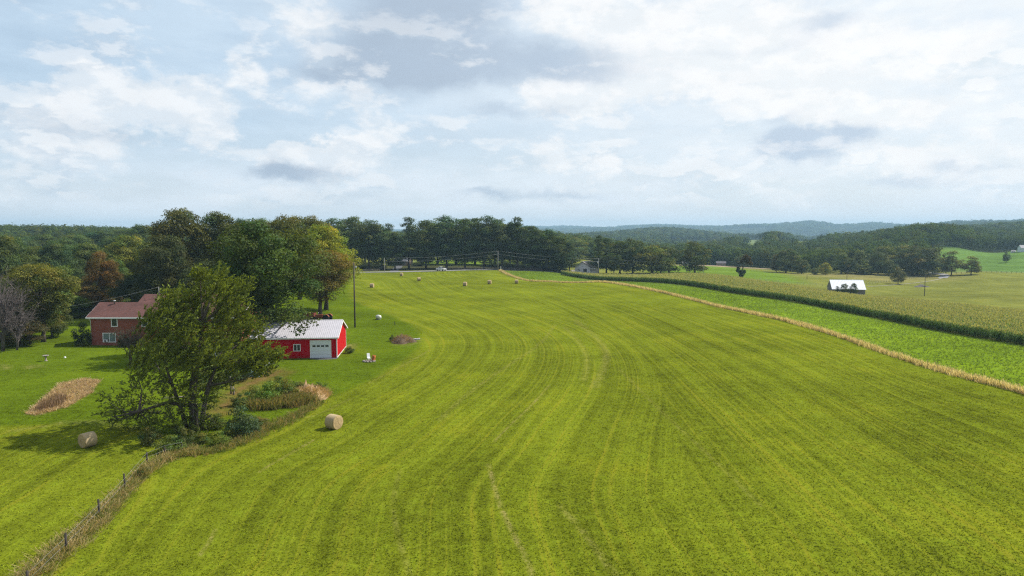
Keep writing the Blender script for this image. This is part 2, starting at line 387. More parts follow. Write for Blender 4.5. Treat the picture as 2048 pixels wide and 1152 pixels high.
C_HAY, C_LAWN, C_ALF, C_PAST, C_FOREST = (.118,.144,.0080), (.084,.125,.0055), (.125,.190,.010), (.150,.160,.032), (.028,.036,.014)
gc = np.tile(np.array(C_PAST), (len(gx), 1))
upx = gx / np.maximum(gy, 1) * F + CX
# forest floor under the woods
forest = np.clip((gy - 150) / 20, 0, 1) * np.clip((360 - upx) / 40, 0, 1)
forest = np.maximum(forest, np.clip((gy - 475) / 30, 0, 1) * np.clip((1150 - upx) / 30, 0, 1))
forest = np.maximum(forest, np.clip((gy - 600) / 40, 0, 1))
gc = lerp(gc, C_FOREST, forest)
lawn = np.clip((-10 - gx) / 2, 0, 1) * np.clip((330 - gy) / 4, 0, 1) * np.clip((upx + 400) / 10, 0, 1) * (1 - forest)
gc = lerp(gc, C_LAWN, lawn)
mh, ml, ma, mc = mask(gx, gy, HAY), mask(gx, gy, LFIELD), mask(gx, gy, ALF), mask(gx, gy, CORN)
# pale far fields between the woods
FARF = [(1505,485,30,5.5),(1595,487,60,5),(1620,476,32,4),(60,489,26,4.5)]
far = np.zeros(len(gx))
pyy = CY - F * ((gz - CAMZ) * math.cos(PITCH) + gy * math.sin(PITCH)) / np.maximum(gy * math.cos(PITCH) - (gz - CAMZ) * math.sin(PITCH), 1)
for (a, b, sx, sy) in FARF:
    far = np.maximum(far, np.clip(2.2 - 2 * (((upx - a) / sx) ** 2 + ((pyy - b) / sy) ** 2), 0, 1) * (gy > 450))
RFIELD = np.array([(255,428),(300,470),(320,520),(360,600),(420,650),(700,650),(700,380),(340,400)], float)
rf = mask(gx, gy, RFIELD, 2.0)
far = np.maximum(far, np.clip((gy - 870) / 20, 0, 1) * np.clip((1010 - gy) / 20, 0, 1) * np.maximum(np.clip((upx - 1478) / 8, 0, 1) * np.clip((1532 - upx) / 8, 0, 1), np.clip((upx - 1548) / 8, 0, 1) * np.clip((1640 - upx) / 8, 0, 1)))
gc = lerp(gc, (.15,.19,.07), far); gc = lerp(gc, (.10,.175,.035), rf * np.clip((gy - 448) / 6, 0, 1))
slope = mask(gx, gy, np.array([(80,392),(88,440),(120,520),(165,520),(170,420),(160,385),(150,345),(120,330)], float), 2.0)
gc = lerp(gc, (.115,.180,.020), slope)
bank = mask(gx, gy, np.array([(140,528),(138,566),(205,566),(215,520)], float), 2.0); gc = lerp(gc, (.30,.235,.16), bank)
dryp = mask(gx, gy, np.array([(185,418),(182,455),(300,462),(270,410),(210,380)], float), 4.0); gc = lerp(gc, (.21,.175,.075), dryp * .6)
gc = lerp(gc, (.115,.17,.02), mask(gx, gy, np.array([(-60,398),(-60,470),(20,470),(20,398)], float), 2))
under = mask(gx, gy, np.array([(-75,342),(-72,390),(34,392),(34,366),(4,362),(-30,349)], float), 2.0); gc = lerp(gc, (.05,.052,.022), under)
soil = mask(gx, gy, gpl([(430,832),(452,826),(478,800),(505,772),(560,752),(572,744),(540,738),(505,748),(478,768),(455,790),(432,812)]), 1.8); gc = lerp(gc, (.17, .095, .04), np.clip(soil * .9 + .35 * soil * np.sin(gx * 1.9 + gy) * np.sin(gy * 1.3 - gx), 0, .8))
gc = lerp(gc, (.07, .075, .022), mc); gc = lerp(gc, C_ALF, ma); gc = lerp(gc, C_HAY, np.maximum(mh, ml))
# distance fields that the mower followed
def soften(v, ky, kx, it=2):
    v = v.reshape(NY, NX)
    for _ in range(it):
        for ax, k in ((0, ky), (1, kx)):
            pd = [(0, 0), (0, 0)]; pd[ax] = (k + 1, k); cs_ = np.cumsum(np.pad(v, pd, mode='edge'), ax)
            n_ = v.shape[ax]; v = (np.take(cs_, np.arange(2 * k + 1, 2 * k + 1 + n_), ax) - np.take(cs_, np.arange(n_), ax)) / (2 * k + 1)
    return v.ravel()
dL, dR = soften(seg_dist(gx, gy, smooth_line(LB, 3)), 9, 26), soften(seg_dist(gx, gy, STs), 5, 8)
rows = np.where(dL < dR * 0.93, dL, 300 - dR)
rows = np.where(ml > mh, seg_dist(gx, gy, np.array([(-28.5, 30), (-31, 62), (-30, 120)])) * 1.0 + 600, rows)
mow = np.maximum(mh, ml)
# worn pale streaks
TAN = [([(1098,772),(1062,812),(1020,850),(990,882)],.10,.8),([(978,930),(985,960),(996,1000),(1022,1060),(1050,1110),(1068,1160)],.14,.8),([(628,880),(584,905),(540,930),(518,944)],.11,.85),
 ([(1150,640),(1200,680),(1216,710),(1204,745),(1188,775)],.45,.42),([(1130,655),(1165,690),(1176,725),(1168,760)],.35,.36),([(1110,650),(1080,690),(1010,735),(930,790),(880,840)],.25,.35),([(430,1060),(415,1090),(400,1110)],.11,.6),
 ([(700,798),(640,828),(570,848)],.14,.45),([(860,700),(800,735),(740,765)],.16,.5),([(1240,740),(1330,830),(1440,930),(1520,1010)],.15,.35),([(120,846),(200,843),(290,862)],.6,.4),([(20,862),(90,852)],.4,.4),([(1120,1010),(1180,1080),(1230,1150)],.2,.4),([(820,1152),(790,1050),(785,1000),(800,940)],.15,.3)]
tan_ = np.zeros(len(gx))
for pl, wd, st in TAN:
    L = smooth_line(gpl(pl), 1); near = (gx > L[:, 0].min() - 4) & (gx < L[:, 0].max() + 4) & (gy > L[:, 1].min() - 4) & (gy < L[:, 1].max() + 4)
    dd = seg_dist(gx[near], gy[near], L); tan_[near] = np.maximum(tan_[near], st * np.clip(1.6 - dd / (wd * 1.2), 0, 1))
BARE = [([(52,828),(75,832),(135,815),(185,785),(200,762),(170,758),(120,768),(95,790)],1.,.3),([(690,690),(716,686),(712,696),(695,700)],.9,.3),
 ([(0,728),(22,731),(20,739),(0,740)],.6,.4),([(45,731),(85,729),(90,735),(50,738)],.6,.4),([(160,686),(185,688),(182,692),(150,692)],.7,.2),([(100,650),(125,640),(140,642),(125,652)],.6,.3),([(780,690),(820,692),(845,684),(840,676),(800,678)],.5,.3)]
for pg, st, sf in BARE: tan_ = np.maximum(tan_, st * mask(gx, gy, gpl(pg), sf))
faces = np.arange(NY * NX).reshape(NY, NX)
fq = np.stack([faces[:-1, :-1], faces[:-1, 1:], faces[1:, 1:], faces[1:, :-1]], -1).reshape(-1, 4)
me = bpy.data.meshes.new('ground'); me.vertices.add(NY * NX); me.loops.add(len(fq) * 4); me.polygons.add(len(fq))
me.vertices.foreach_set('co', np.stack([gx, gy, gz], -1).astype(np.float32).ravel())
me.loops.foreach_set('vertex_index', fq.astype(np.int32).ravel()); me.polygons.foreach_set('loop_start', np.arange(0, len(fq) * 4, 4, dtype=np.int32))
me.polygons.foreach_set('use_smooth', np.ones(len(fq), bool)); me.update(calc_edges=True)
def fattr(nm, v): a = me.attributes.new(nm, 'FLOAT', 'POINT'); a.data.foreach_set('value', v.astype(np.float32))
fattr('rows', rows); fattr('mow', mow); fattr('worn', tan_)
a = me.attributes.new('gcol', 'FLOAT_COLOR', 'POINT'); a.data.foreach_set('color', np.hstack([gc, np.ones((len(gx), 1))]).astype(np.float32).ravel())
ground = bpy.data.objects.new('ground', me); col.objects.link(ground); tag(ground, kind='structure')
m, t, p = new_mat('grassland'); me.materials.append(m)
pos = t.pos(); px_, py_, pz_ = t.sep(pos)
rowsA, mowA, wornA, gcA = t.attr('rows'), t.attr('mow'), t.attr('worn'), t.attr('gcol', 'Color')
along = t.math('ADD', t.math('MULTIPLY', py_, .016), t.math('MULTIPLY', px_, .006))
s1 = t.noise(t.comb(t.math('MULTIPLY', rowsA, .62), t.math('MULTIPLY', along, .35), 0), 1.0, 2, .5)
s2 = t.noise(t.comb(t.math('MULTIPLY', rowsA, 2.4), t.math('MULTIPLY', along, .6), 3), 1.0, 2, .65)
s3 = t.noise(t.comb(t.math('MULTIPLY', rowsA, .16), t.math('MULTIPLY', along, .7), 8), 1.0, 2, .5)
g1 = t.noise(pos, 5.0, 4, .7); g2 = t.noise(pos, 0.9, 4, .6); g3 = t.noise(pos, .10, 4, .55); g4 = t.noise(pos, .022, 3, .5)
st = t.math('ADD', t.ramp(s1, .35, .65, -.11, .14), t.math('ADD', t.ramp(s2, .42, .64, -.06, .18), t.ramp(s3, .3, .7, -.05, .08)))
gr = t.math('ADD', t.ramp(g1, .25, .75, -.45, .50, False), t.math('ADD', t.ramp(g2, .3, .7, -.16, .16), t.math('ADD', t.ramp(g3, .3, .7, -.14, .14), t.ramp(g4, .35, .65, -.12, .12))))
br = t.math('ADD', 1.0, t.math('ADD', gr, t.math('MULTIPLY', st, mowA)))
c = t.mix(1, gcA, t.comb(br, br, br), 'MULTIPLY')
# straw colour along the swath edges, and yellower / greener drifts
sw = t.math('MULTIPLY', t.ramp(s2, .54, .66), t.math('MULTIPLY', mowA, t.ramp(g3, .30, .60, .25, 1)))
c = t.mix(t.math('MULTIPLY', sw, .55), c, t.mix(g1, (.15, .15, .006, 1), (.24, .22, .022, 1)))
c = t.mix(t.ramp(g3, .5, .75, 0, .30), c, t.mix(1, c, (1.28, 1.02, .8, 1), 'MULTIPLY'))
c = t.mix(t.ramp(g2, .52, .72, 0, .25), c, t.mix(1, c, (.80, 1.02, 1.0, 1), 'MULTIPLY'))
# stubble: straw flecks and darker green gaps between the cut stems
g0 = t.noise(pos, 11.0, 3, .75)
c = t.mix(t.ramp(g0, .56, .74, 0, .50), c, (.235, .205, .060, 1)); c = t.mix(t.ramp(g0, .44, .26, 0, .12), c, (.050, .078, .006, 1))
wn = t.math('MULTIPLY', t.math('MULTIPLY', wornA, .8), t.ramp(t.math('ADD', t.math('MULTIPLY', g1, .6), t.math('MULTIPLY', g2, .6)), .48, .80), clamp=True)
c = t.mix(wn, c, t.mix(t.ramp(g1, .3, .7), (.21, .14, .065, 1), (.37, .27, .13, 1)))
t.l.new(c, p.inputs['Base Color']); p.inputs['Roughness'].default_value = 1.0; p.inputs['Specular IOR Level'].default_value = 0.0
b = t.n.new('ShaderNodeBump'); b.inputs['Strength'].default_value = 0.5; b.inputs['Distance'].default_value = 0.08
t.l.new(t.math('ADD', t.noise(pos, 9, 3, .7), t.math('MULTIPLY', g2, .8)), b.inputs['Height']); t.l.new(b.outputs[0], p.inputs['Normal'])

def ribbon(name, L, width, m, dz=0.03, kind='structure', step=4.0):
    L = smooth_line(L, 2); mb = MB(); pts = []
    for a_, b_ in zip(L[:-1], L[1:]):
        k = max(1, int(np.hypot(*(b_ - a_)) / step))
        pts += [a_ + (b_ - a_) * i / k for i in range(k)]
    pts.append(L[-1]); pts = np.array(pts); vs = []
    for i, q in enumerate(pts):
        tg = pts[min(i + 1, len(pts) - 1)] - pts[max(i - 1, 0)]; tg = tg / np.hypot(*tg); nn = np.array([-tg[1], tg[0]])
        for s_ in (-.5, -.17, .17, .5):
            r = q + nn * s_ * width; vs.append((r[0], r[1], h1(*r) + dz))
    mb.add(vs, [(4*i+k, 4*i+k+1, 4*i+k+5, 4*i+k+4) for i in range(len(pts)-1) for k in range(3)], True)
    return tag(mb.build(name, m), kind=kind)
M_ASPH = simple('worn_asphalt', (0.26, 0.26, 0.265), 0.9, 0.15, .5); M_ASPHD = simple('dark_asphalt', (0.10, 0.10, 0.105), 0.9, 0.2, .5)
M_GRAVEL = simple('gravel', (0.24, 0.23, 0.22), 0.95, 0.4, 2.5, bump=.5); M_TRACK = simple('pale_track', (0.30, 0.28, 0.19), 0.95, 0.2, .6)
ribbon('road', ROAD, 5.6, M_ASPH, .10); ribbon('driveway', DRIVE, 4.0, M_ASPHD, .08)
ribbon('farm_track', gpl([(1735,573),(1790,570),(1840,565),(1872,560),(1885,556)]), 1.0, M_TRACK, .10)
ribbon('lane', np.vstack([gpl([(1885,556),(1893,551)]), [(281,448),(277,470),(262,492)]]), 5.0, M_ASPH, .14)
ribbon('parking_lane', np.array([(30,364),(37,372),(44,376),(52,377)], float), 7, M_GRAVEL, .10)

# ------------------------------------------------------------------ foliage builders
def unit(v): return v / np.maximum(np.linalg.norm(v, axis=-1, keepdims=True), 1e-9)
def leaf_quads(c, nrm, L, W, r=rng):
    n_ = unit(nrm); a_ = unit(np.cross(n_, unit(r.normal(size=c.shape)))); b_ = np.cross(n_, a_)
    L = np.asarray(L).reshape(-1, 1) * .5; W = np.asarray(W).reshape(-1, 1) * .5
    return np.stack([c - a_ * L, c - b_ * W + a_ * L * .15, c + a_ * L, c + b_ * W + a_ * L * .15], 1)
def crown(profile, Hc, zb, Rr, ncl, leaf, dens, r, clump=(.2, .36), lean=(0, 0), flat=.72, extra=()):
    cs = []; rc = []
    while len(cs) < ncl:
        t_ = r.random(); pr = profile(t_)
        if r.random() > pr ** 1.2 + .05: continue
        a_ = r.random() * 6.283; q = pr * Rr * (r.random() ** .42) * .86
        z = zb + t_ * Hc
        cs.append((math.cos(a_) * q + lean[0] * t_, math.sin(a_) * q + lean[1] * t_, z)); rc.append(Rr * r.uniform(*clump))
    cs += [e[:3] for e in extra]; rc += [e[3] for e in extra]; cs = np.array(cs); rc = np.array(rc); Q = []; Tn = []
    for c_, k in zip(cs, rc):
        nl = int(dens * 4 * math.pi * k * k / (leaf * leaf)); dv = unit(r.normal(size=(nl, 3))); dv[:, 2] = np.where(r.random(nl) < .35, np.abs(dv[:, 2]), dv[:, 2])
        rad = k * (.62 + .45 * r.random((nl, 1)) ** 1.0) * (1 + .18 * np.sin(dv[:, :1] * 7 + dv[:, 2:] * 5 + k * 9))
        pt = c_ + dv * rad * np.array([1, 1, flat])
        Q.append(leaf_quads(pt, dv * .75 + np.array([0, 0, .35]) + r.normal(size=pt.shape) * .42, leaf * r.uniform(.7, 1.35, nl), leaf * r.uniform(.45, .8, nl), r))
        base = r.uniform(.68, 1.32); hue = r.normal() * .13
        v = base * r.uniform(.72, 1.28, (nl, 1)); hv = hue + r.normal(size=(nl, 1)) * .08
        Tn.append(np.hstack([v * (1 + hv), v, v * (1 - hv)]))
    return np.concatenate(Q), np.concatenate(Tn), cs, rc
def limbs(mb, r, Hc, zb, cs, rc, rad, lean=(0, 0), nl=14, top=.72, ns=7):
    zt = zb + Hc * top
    pts = []; k = 7
    for i in range(k + 1):
        f = i / k; pts.append((lean[0] * f * f * top + r.normal() * .12 * (i > 0), lean[1] * f * f * top + r.normal() * .12 * (i > 0), -.3 + (zt + .3) * f))
    rr = [rad * (1.45 if i == 0 else 1.05 * (1 - i / k) ** .8 + .08) for i in range(k + 1)]
    mb.tube(pts, rr, ns + 2)
    for j in r.permutation(len(cs))[:nl]:
        f = min(.9, max(.25, (zb * .75 + (cs[j][2] - zb) * .55) / zt)); i = f * k; i0 = int(i); s_ = Vector(pts[i0]).lerp(Vector(pts[min(i0 + 1, k)]), i - i0)
        e = Vector(cs[j]); mid = s_.lerp(e, .5) + Vector((0, 0, -.06 * (e - s_).length)); r0 = rad * (.55 - .35 * f)
        mb.tube([s_, mid, e], [r0, r0 * .6, r0 * .2], 5, False)
PROF = {
 'round': lambda t_: max(.12, math.sin(math.pi * min(1, .12 + .86 * t_)) ** .6),
 'tall': lambda t_: max(.1, (1 - max(0, t_ - .55) ** 2 * 4.2) * (.62 + .38 * min(1, t_ * 2.2))),
 'spire': lambda t_: max(.06, (1 - t_) ** .75 * (.55 + .45 * min(1, t_ * 5))),
 'bushy': lambda t_: max(.12, math.sqrt(max(0, 1 - (max(0, t_ - .3) / .7) ** 2.2)) * (.78 + .22 * min(1, t_ * 4))),
 'vase': lambda t_: max(.15, (.35 + .65 * min(1, t_ * 1.6)) * (1 - max(0, t_ - .7) ** 2 * 6)),
}
PROTO = {}; EXTRA = {'oak_e': [(5.2, -5.4, 6.3, 1.5), (4.2, -6.6, 5.6, 1.3), (6.3, -6.0, 5.4, 1.3), (3.6, -4.2, 7.4, 1.7), (5.6, -6.6, 4.2, .9), (2.0, -6.5, 6.6, 1.6), (0.2, -6.4, 5.6, 1.7)]}
def proto(kind, seed, prof, Hh, zb, Rr, ncl, leaf, dens, clump=(.2, .36), nl=14, rad=.38, lean=(0, 0), flat=.72, low=False):
    r = np.random.default_rng(seed)
    Q, Tn, cs, rc = crown(PROF[prof], (Hh - zb) * .9, zb + (Hh - zb) * .04, Rr, ncl, leaf, dens, r, clump, lean, flat, EXTRA.get(kind, ()))
    # normalise to the nominal box
    top = np.percentile(Q[:, :, 2], 99.9); Q[:, :, 2] *= 1; sc_ = Hh / top; Q[:, :, 2] *= sc_; cs = cs * np.array([1, 1, sc_])
    wd = np.percentile(np.abs(Q[:, :, 0] - lean[0] * .5), 99); k = Rr / wd; Q[:, :, :2] *= k; cs = cs * np.array([k, k, 1])
    PROTO[kind] = dict(Q=Q, T=Tn, cs=cs, rc=rc, H=Hh, W=2 * Rr, zb=zb, rad=rad, lean=lean, nl=nl, r=r, mesh=None)
def tree(kind, px, ytop, wpx, Y, colr, label, name='broadleaf_tree', cat='tree', group=None, ybot=None, rot=None, X=None, dz=0, trunk_mat=None, mirror=False):
    d_ = PROTO[kind]
    x = xof(px, Y) if X is None else X
    zg = h1(x, Y) + dz; zt = at(px, ytop, Y).z; hh = max(1.0, zt - zg); ww = wpx / F * Y
    if d_['mesh'] is None:
        o = empty('proto_tmp', (0, 0, 0)); mb = MB(); limbs(mb, d_['r'], d_['H'] - d_['zb'], d_['zb'], d_['cs'], d_['rc'], d_['rad'], d_['lean'], d_['nl'])
        tk = mb.build('trunk', M_BARK, o); cr = quads('crown', d_['Q'], d_['T'], M_LEAF, o)
        d_['mesh'] = (tk.data, cr.data)
        bpy.data.objects.remove(tk); bpy.data.objects.remove(cr); bpy.data.objects.remove(o)
    o = empty(name, (x, Y, zg), random.uniform(0, 6.28) if rot is None else rot, label, cat, group)
    k = ww / d_['W']; o.scale = (k, k, hh / d_['H'])
    tk = bpy.data.objects.new('trunk', d_['mesh'][0]); cr = bpy.data.objects.new('crown', d_['mesh'][1])
    for q in (tk, cr): col.objects.link(q); q.parent = o
    j = random.uniform(1.25, 1.6) * (.93 if Y < 300 else 1.0); j *= 1.42 if (Y < 345 or Y > 425) else 1.28; cr.color = (colr[0] * j * 1.16, colr[1] * j, colr[2] * j * .72, 1)
    return o
DK, MID, OLV, YEL, BLU, RUST, LIT = (.036,.060,.017), (.050,.082,.018), (.070,.080,.017), (.120,.135,.014), (.034,.062,.026), (.135,.070,.018), (.080,.118,.022)
# prototypes: near trees carry small leaves, row and valley trees larger ones
proto('oak_a', 11, 'round', 20, 4.0, 7.5, 95, .34, .95, (.17, .30), 18, .45)
proto('oak_b', 12, 'vase', 20, 4.5, 7.5, 85, .34, .95, (.18, .30), 18, .42)
proto('oak_c', 13, 'bushy', 18, 1.2, 7.0, 95, .34, .95, (.17, .30), 16, .38)
proto('oak_d', 14, 'tall', 22, 3.5, 6.5, 100, .34, .95, (.18, .30), 18, .42)
proto('oak_e', 16, 'vase', 20, 4.0, 8.6, 110, .34, .95, (.15, .27), 22, .45)
proto('grove_a', 21, 'tall', 26, 2.6, 6.5, 78, .55, .95, (.22, .36), 12, .36)
proto('grove_b', 22, 'round', 26, 2.2, 7.0, 78, .55, .95, (.20, .34), 12, .38)
proto('grove_c', 23, 'spire', 26, 4.5, 5.2, 60, .50, .95, (.22, .36), 10, .34)
proto('grove_d', 24, 'vase', 25, 3.0, 7.0, 70, .55, .95, (.22, .36), 12, .36)
proto('valley_a', 31, 'bushy', 18, .8, 7.0, 55, .62, .9, (.2, .36), 8, .34)
proto('valley_b', 32, 'round', 18, 2.2, 7.0, 50, .62, .9, (.2, .36), 8, .34)
proto('valley_c', 33, 'spire', 18, .8, 4.5, 45, .55, .9, (.24, .4), 8, .3)
proto('wispy', 41, 'round', 10, 2.2, 3.8, 40, .4, .5, (.14, .26), 20, .3)
proto('shrub', 51, 'bushy', 3, .05, 2.0, 40, .20, .8, (.2, .38), 10, .07)
proto('shrub_b', 52, 'round', 3, .1, 2.0, 34, .20, .7, (.2, .36), 10, .07)

# near yard trees ------------------------------------------------------
G1 = 'trees round the brick house'
tree('oak_e', 540, 444, 225, 112.5, (.038,.062,.013), 'big dark green spreading tree overhanging the left end of the garage roof', rot=0, group=G1)
tree('oak_b', 638, 500, 140, 158, (.080,.076,.016), 'bronze brown leafy tree behind the red garage, beside the tall pole', rot=2.2, group=G1)
tree('oak_a', 650, 450, 124, 172, (.105,.132,.012), 'bright yellow green tree bulging over the hay field edge', rot=.4, group=G1)
tree('oak_b', 598, 431, 120, 196, (.066,.082,.018), 'tall olive tree with thin open top behind the big dark tree', rot=3.2, group=G1)
tree('oak_d', 366, 417, 120, 168, (.044,.054,.016), 'tallest dark tree rising above the brick house roof', rot=.3, group=G1)
tree('oak_d', 441, 424, 100, 172, (.040,.055,.016), 'tall dark rounded tree between the tallest tree and the spreading one', rot=2.0, group=G1)
tree('oak_c', 330, 470, 110, 156, (.038,.050,.016), 'dark dense tree directly behind the house chimney', rot=1.5, group=G1)
tree('oak_a', 480, 500, 110, 150, (.030,.052,.018), 'low dark tree showing right of the chimney behind the windblown tree', rot=4, group=G1)
tree('oak_c', 420, 520, 110, 140, (.036,.050,.018), 'dark understorey tree filling the gap behind the house ridge', rot=5, group=G1)
G2 = 'trees of the left wood'
LW = [('oak_c', 205, 503, 62, 168, (.094,.066,.019), 'rusty orange dying tree at the wood edge behind the house'),
 ('oak_a', 262, 470, 100, 205, (.072,.098,.018), 'rounded yellowish green tree behind the rusty one'),
 ('oak_c', 308, 483, 70, 185, (.092,.108,.018), 'pale yellow green tree left of the dark trees over the chimney'),
 ('oak_d', 178, 486, 84, 215, (.046,.070,.020), 'tall green tree behind and left of the rusty one'),
 ('oak_a', 112, 484, 88, 200, (.032,.058,.024), 'bluish dark green tree left of centre in the wood'),
 ('oak_b', 62, 492, 80, 205, (.044,.068,.018), 'green tree in front of the tan far field'),
 ('oak_a', 8, 468, 110, 185, (.036,.056,.016), 'tall dark tree cut by the left photo edge'),
 ('oak_c', 140, 538, 84, 178, (.040,.062,.020), 'middle green tree in front of the bluish one'),
 ('oak_c', 226, 520, 66, 176, (.048,.084,.018), 'fresh green tree right of the rusty dying tree'),
 ('oak_c', 268, 548, 84, 164, (.024,.040,.014), 'very dark tree behind the lower house roof'),
 ('oak_b', 315, 545, 80, 160, (.026,.042,.014), 'very dark tree behind the upper house roof'),
 ('oak_c', 172, 560, 64, 166, (.084,.072,.020), 'brownish small tree under the rusty dying one'),
 ('oak_c', 140, 592, 62, 160, (.062,.108,.018), 'bright green bushy tree by the back fence'),
 ('oak_b', 78, 528, 130, 122, (.062,.078,.016), 'olive tree leaning over the lawn beside the bare grey branches'),
 ('oak_c', 30, 560, 96, 132, (.044,.056,.018), 'dark olive tree behind the bare grey branches'),
 ('oak_c', 96, 596, 70, 128, (.040,.056,.016), 'low dark tree whose boughs hang over the lawn'),
 ('oak_c', 30, 630, 90, 118, (.052,.050,.022), 'low grey green thicket tree at the lawn corner')]
for a in LW: tree(*a, group=G2)
mid_x = [(-20,470,90,300),(40,474,84,330),(95,470,84,350),(150,468,84,330),(205,462,84,360),(255,458,88,380),(290,449,84,330),(325,452,70,360),(20,478,80,260),(130,476,80,270),(490,437,70,300),(520,436,70,310),(555,440,66,300),(585,442,66,320),(230,472,80,290)]
WORDS = ['first','second','third','fourth','fifth','sixth','seventh','eighth','ninth','tenth','eleventh','twelfth','thirteenth','fourteenth','fifteenth','sixteenth','seventeenth','eighteenth','nineteenth','twentieth','twenty first','twenty second']
mid_x.sort()
kl = 0; kr = 0
for (px, yt, wd, Y) in mid_x:
    if px < 400: lab = 'hazy green crown, %s from the left among crowns behind the left wood' % WORDS[kl]; kl += 1
    else: lab = 'dark crown, %s from the left in the gap right of the tall house trees' % WORDS[kr]; kr += 1
    tree('oak_d' if px % 2 else 'oak_a', px, yt, wd, Y, random.choice([DK, MID, BLU, DK]), lab, group='crowns behind the near woods')

# grove behind the road -------------------------------------------------
G3 = 'tall trees of the grove behind the road'
front = [(640,446,52,345),(676,436,56,350),(708,433,52,352),(738,439,52,352),(764,452,46,354),(790,470,40,352),
         (818,434,46,356),(852,440,52,360),(893,431,56,362),(930,437,50,362),(968,431,54,364),(1004,438,50,366),(1034,434,46,366),(1064,452,48,364),(1094,458,46,364),(1122,474,44,362),(1139,484,30,360)]
kd = ['grove_b','grove_a','grove_b','grove_d','grove_a','grove_b','grove_c','grove_b','grove_a','grove_b','grove_a','grove_d','grove_c','grove_b','grove_a','grove_b','grove_c']
for i, ((px, yt, wd, Y), k) in enumerate(zip(front, kd)):
    lab = ('%s tree from the left in the grove left of the asphalt driveway' % WORDS[i]) if i < 6 else ('%s tree right of the driveway gap in the dark grove behind the road' % WORDS[i - 6])
    tree(k, px, yt, wd * 1.28, Y, random.choice([DK, BLU, (.042,.066,.020), (.038,.058,.022)]), lab, group=G3)
back = [(655,442,54,395),(695,438,54,400),(730,442,54,400),(778,447,40,400),(845,446,54,405),(875,437,54,410),(912,439,56,405),(950,436,56,410),(990,440,54,410),(1020,445,54,405),(1050,452,54,405),(1080,462,54,400),(1110,474,50,398)]
for i, (px, yt, wd, Y) in enumerate(back):
    tree('grove_c' if px == 778 else ('grove_a', 'grove_b', 'grove_d')[i % 3], px, yt, wd * 1.3, Y, random.choice([DK, BLU, MID]),
         'dark spire topped tree in the notch over the asphalt driveway' if px == 778 else 'tree of the second row, %s from the left, behind the roadside grove' % WORDS[i if i < 3 else i - 1], group=G3)
UN = [(652,520,44,368),(684,522,46,372),(716,520,46,372),(745,524,40,374),(1000,520,40,384),(1026,520,44,382),(1052,522,42,380),(1078,524,40,378),(1100,524,36,376),(836,524,30,386),(900,528,22,392),(978,524,30,388),(668,526,48,358),(700,527,46,360),(730,527,46,362),(760,529,34,362),(1014,526,44,372),(1040,528,46,372),(1066,530,44,370),(1092,531,44,368),(1118,533,36,366)]
for i, (px, yt, wd, Y) in enumerate(UN):
    tree('valley_a', px, yt, wd, Y, (.026,.040,.016), 'dark understorey tree, %s from the left under the roadside grove' % WORDS[sorted([q[0] for q in UN]).index(px)], group='understorey of the roadside grove')
G4 = 'trees along the road right of the white house'
for a in [('grove_c', 1197, 470, 42, 374, (.034,.054,.018), 'dark slim tree standing right of the white gabled house'), ('grove_b', 1213, 476, 56, 385, DK, 'dark tree second right of the white gabled house'),
          ('grove_b', 1240, 482, 58, 378, (.046,.070,.022), 'green tree third right of the white gabled house'), ('valley_a', 1266, 477, 60, 376, (.044,.068,.020), 'tallest green tree midway along the roadside row'),
          ('grove_d', 1228, 506, 34, 366, (.040,.064,.018), 'short dark tree in front of the roadside row'),
          ('valley_a', 1304, 490, 78, 378, (.074,.096,.020), 'broad yellowish green tree near the end of the roadside row'), ('valley_a', 1338, 494, 54, 384, (.044,.066,.024), 'dull green tree ending the roadside row'),
          ('valley_b', 1322, 505, 44, 372, (.050,.072,.022), 'low leafy tree below the yellowish one'),
          ('valley_a', 1390, 483, 66, 386, (.042,.058,.016), 'large dark round tree alone behind the brown corn tops')]: tree(*a, group=G4)
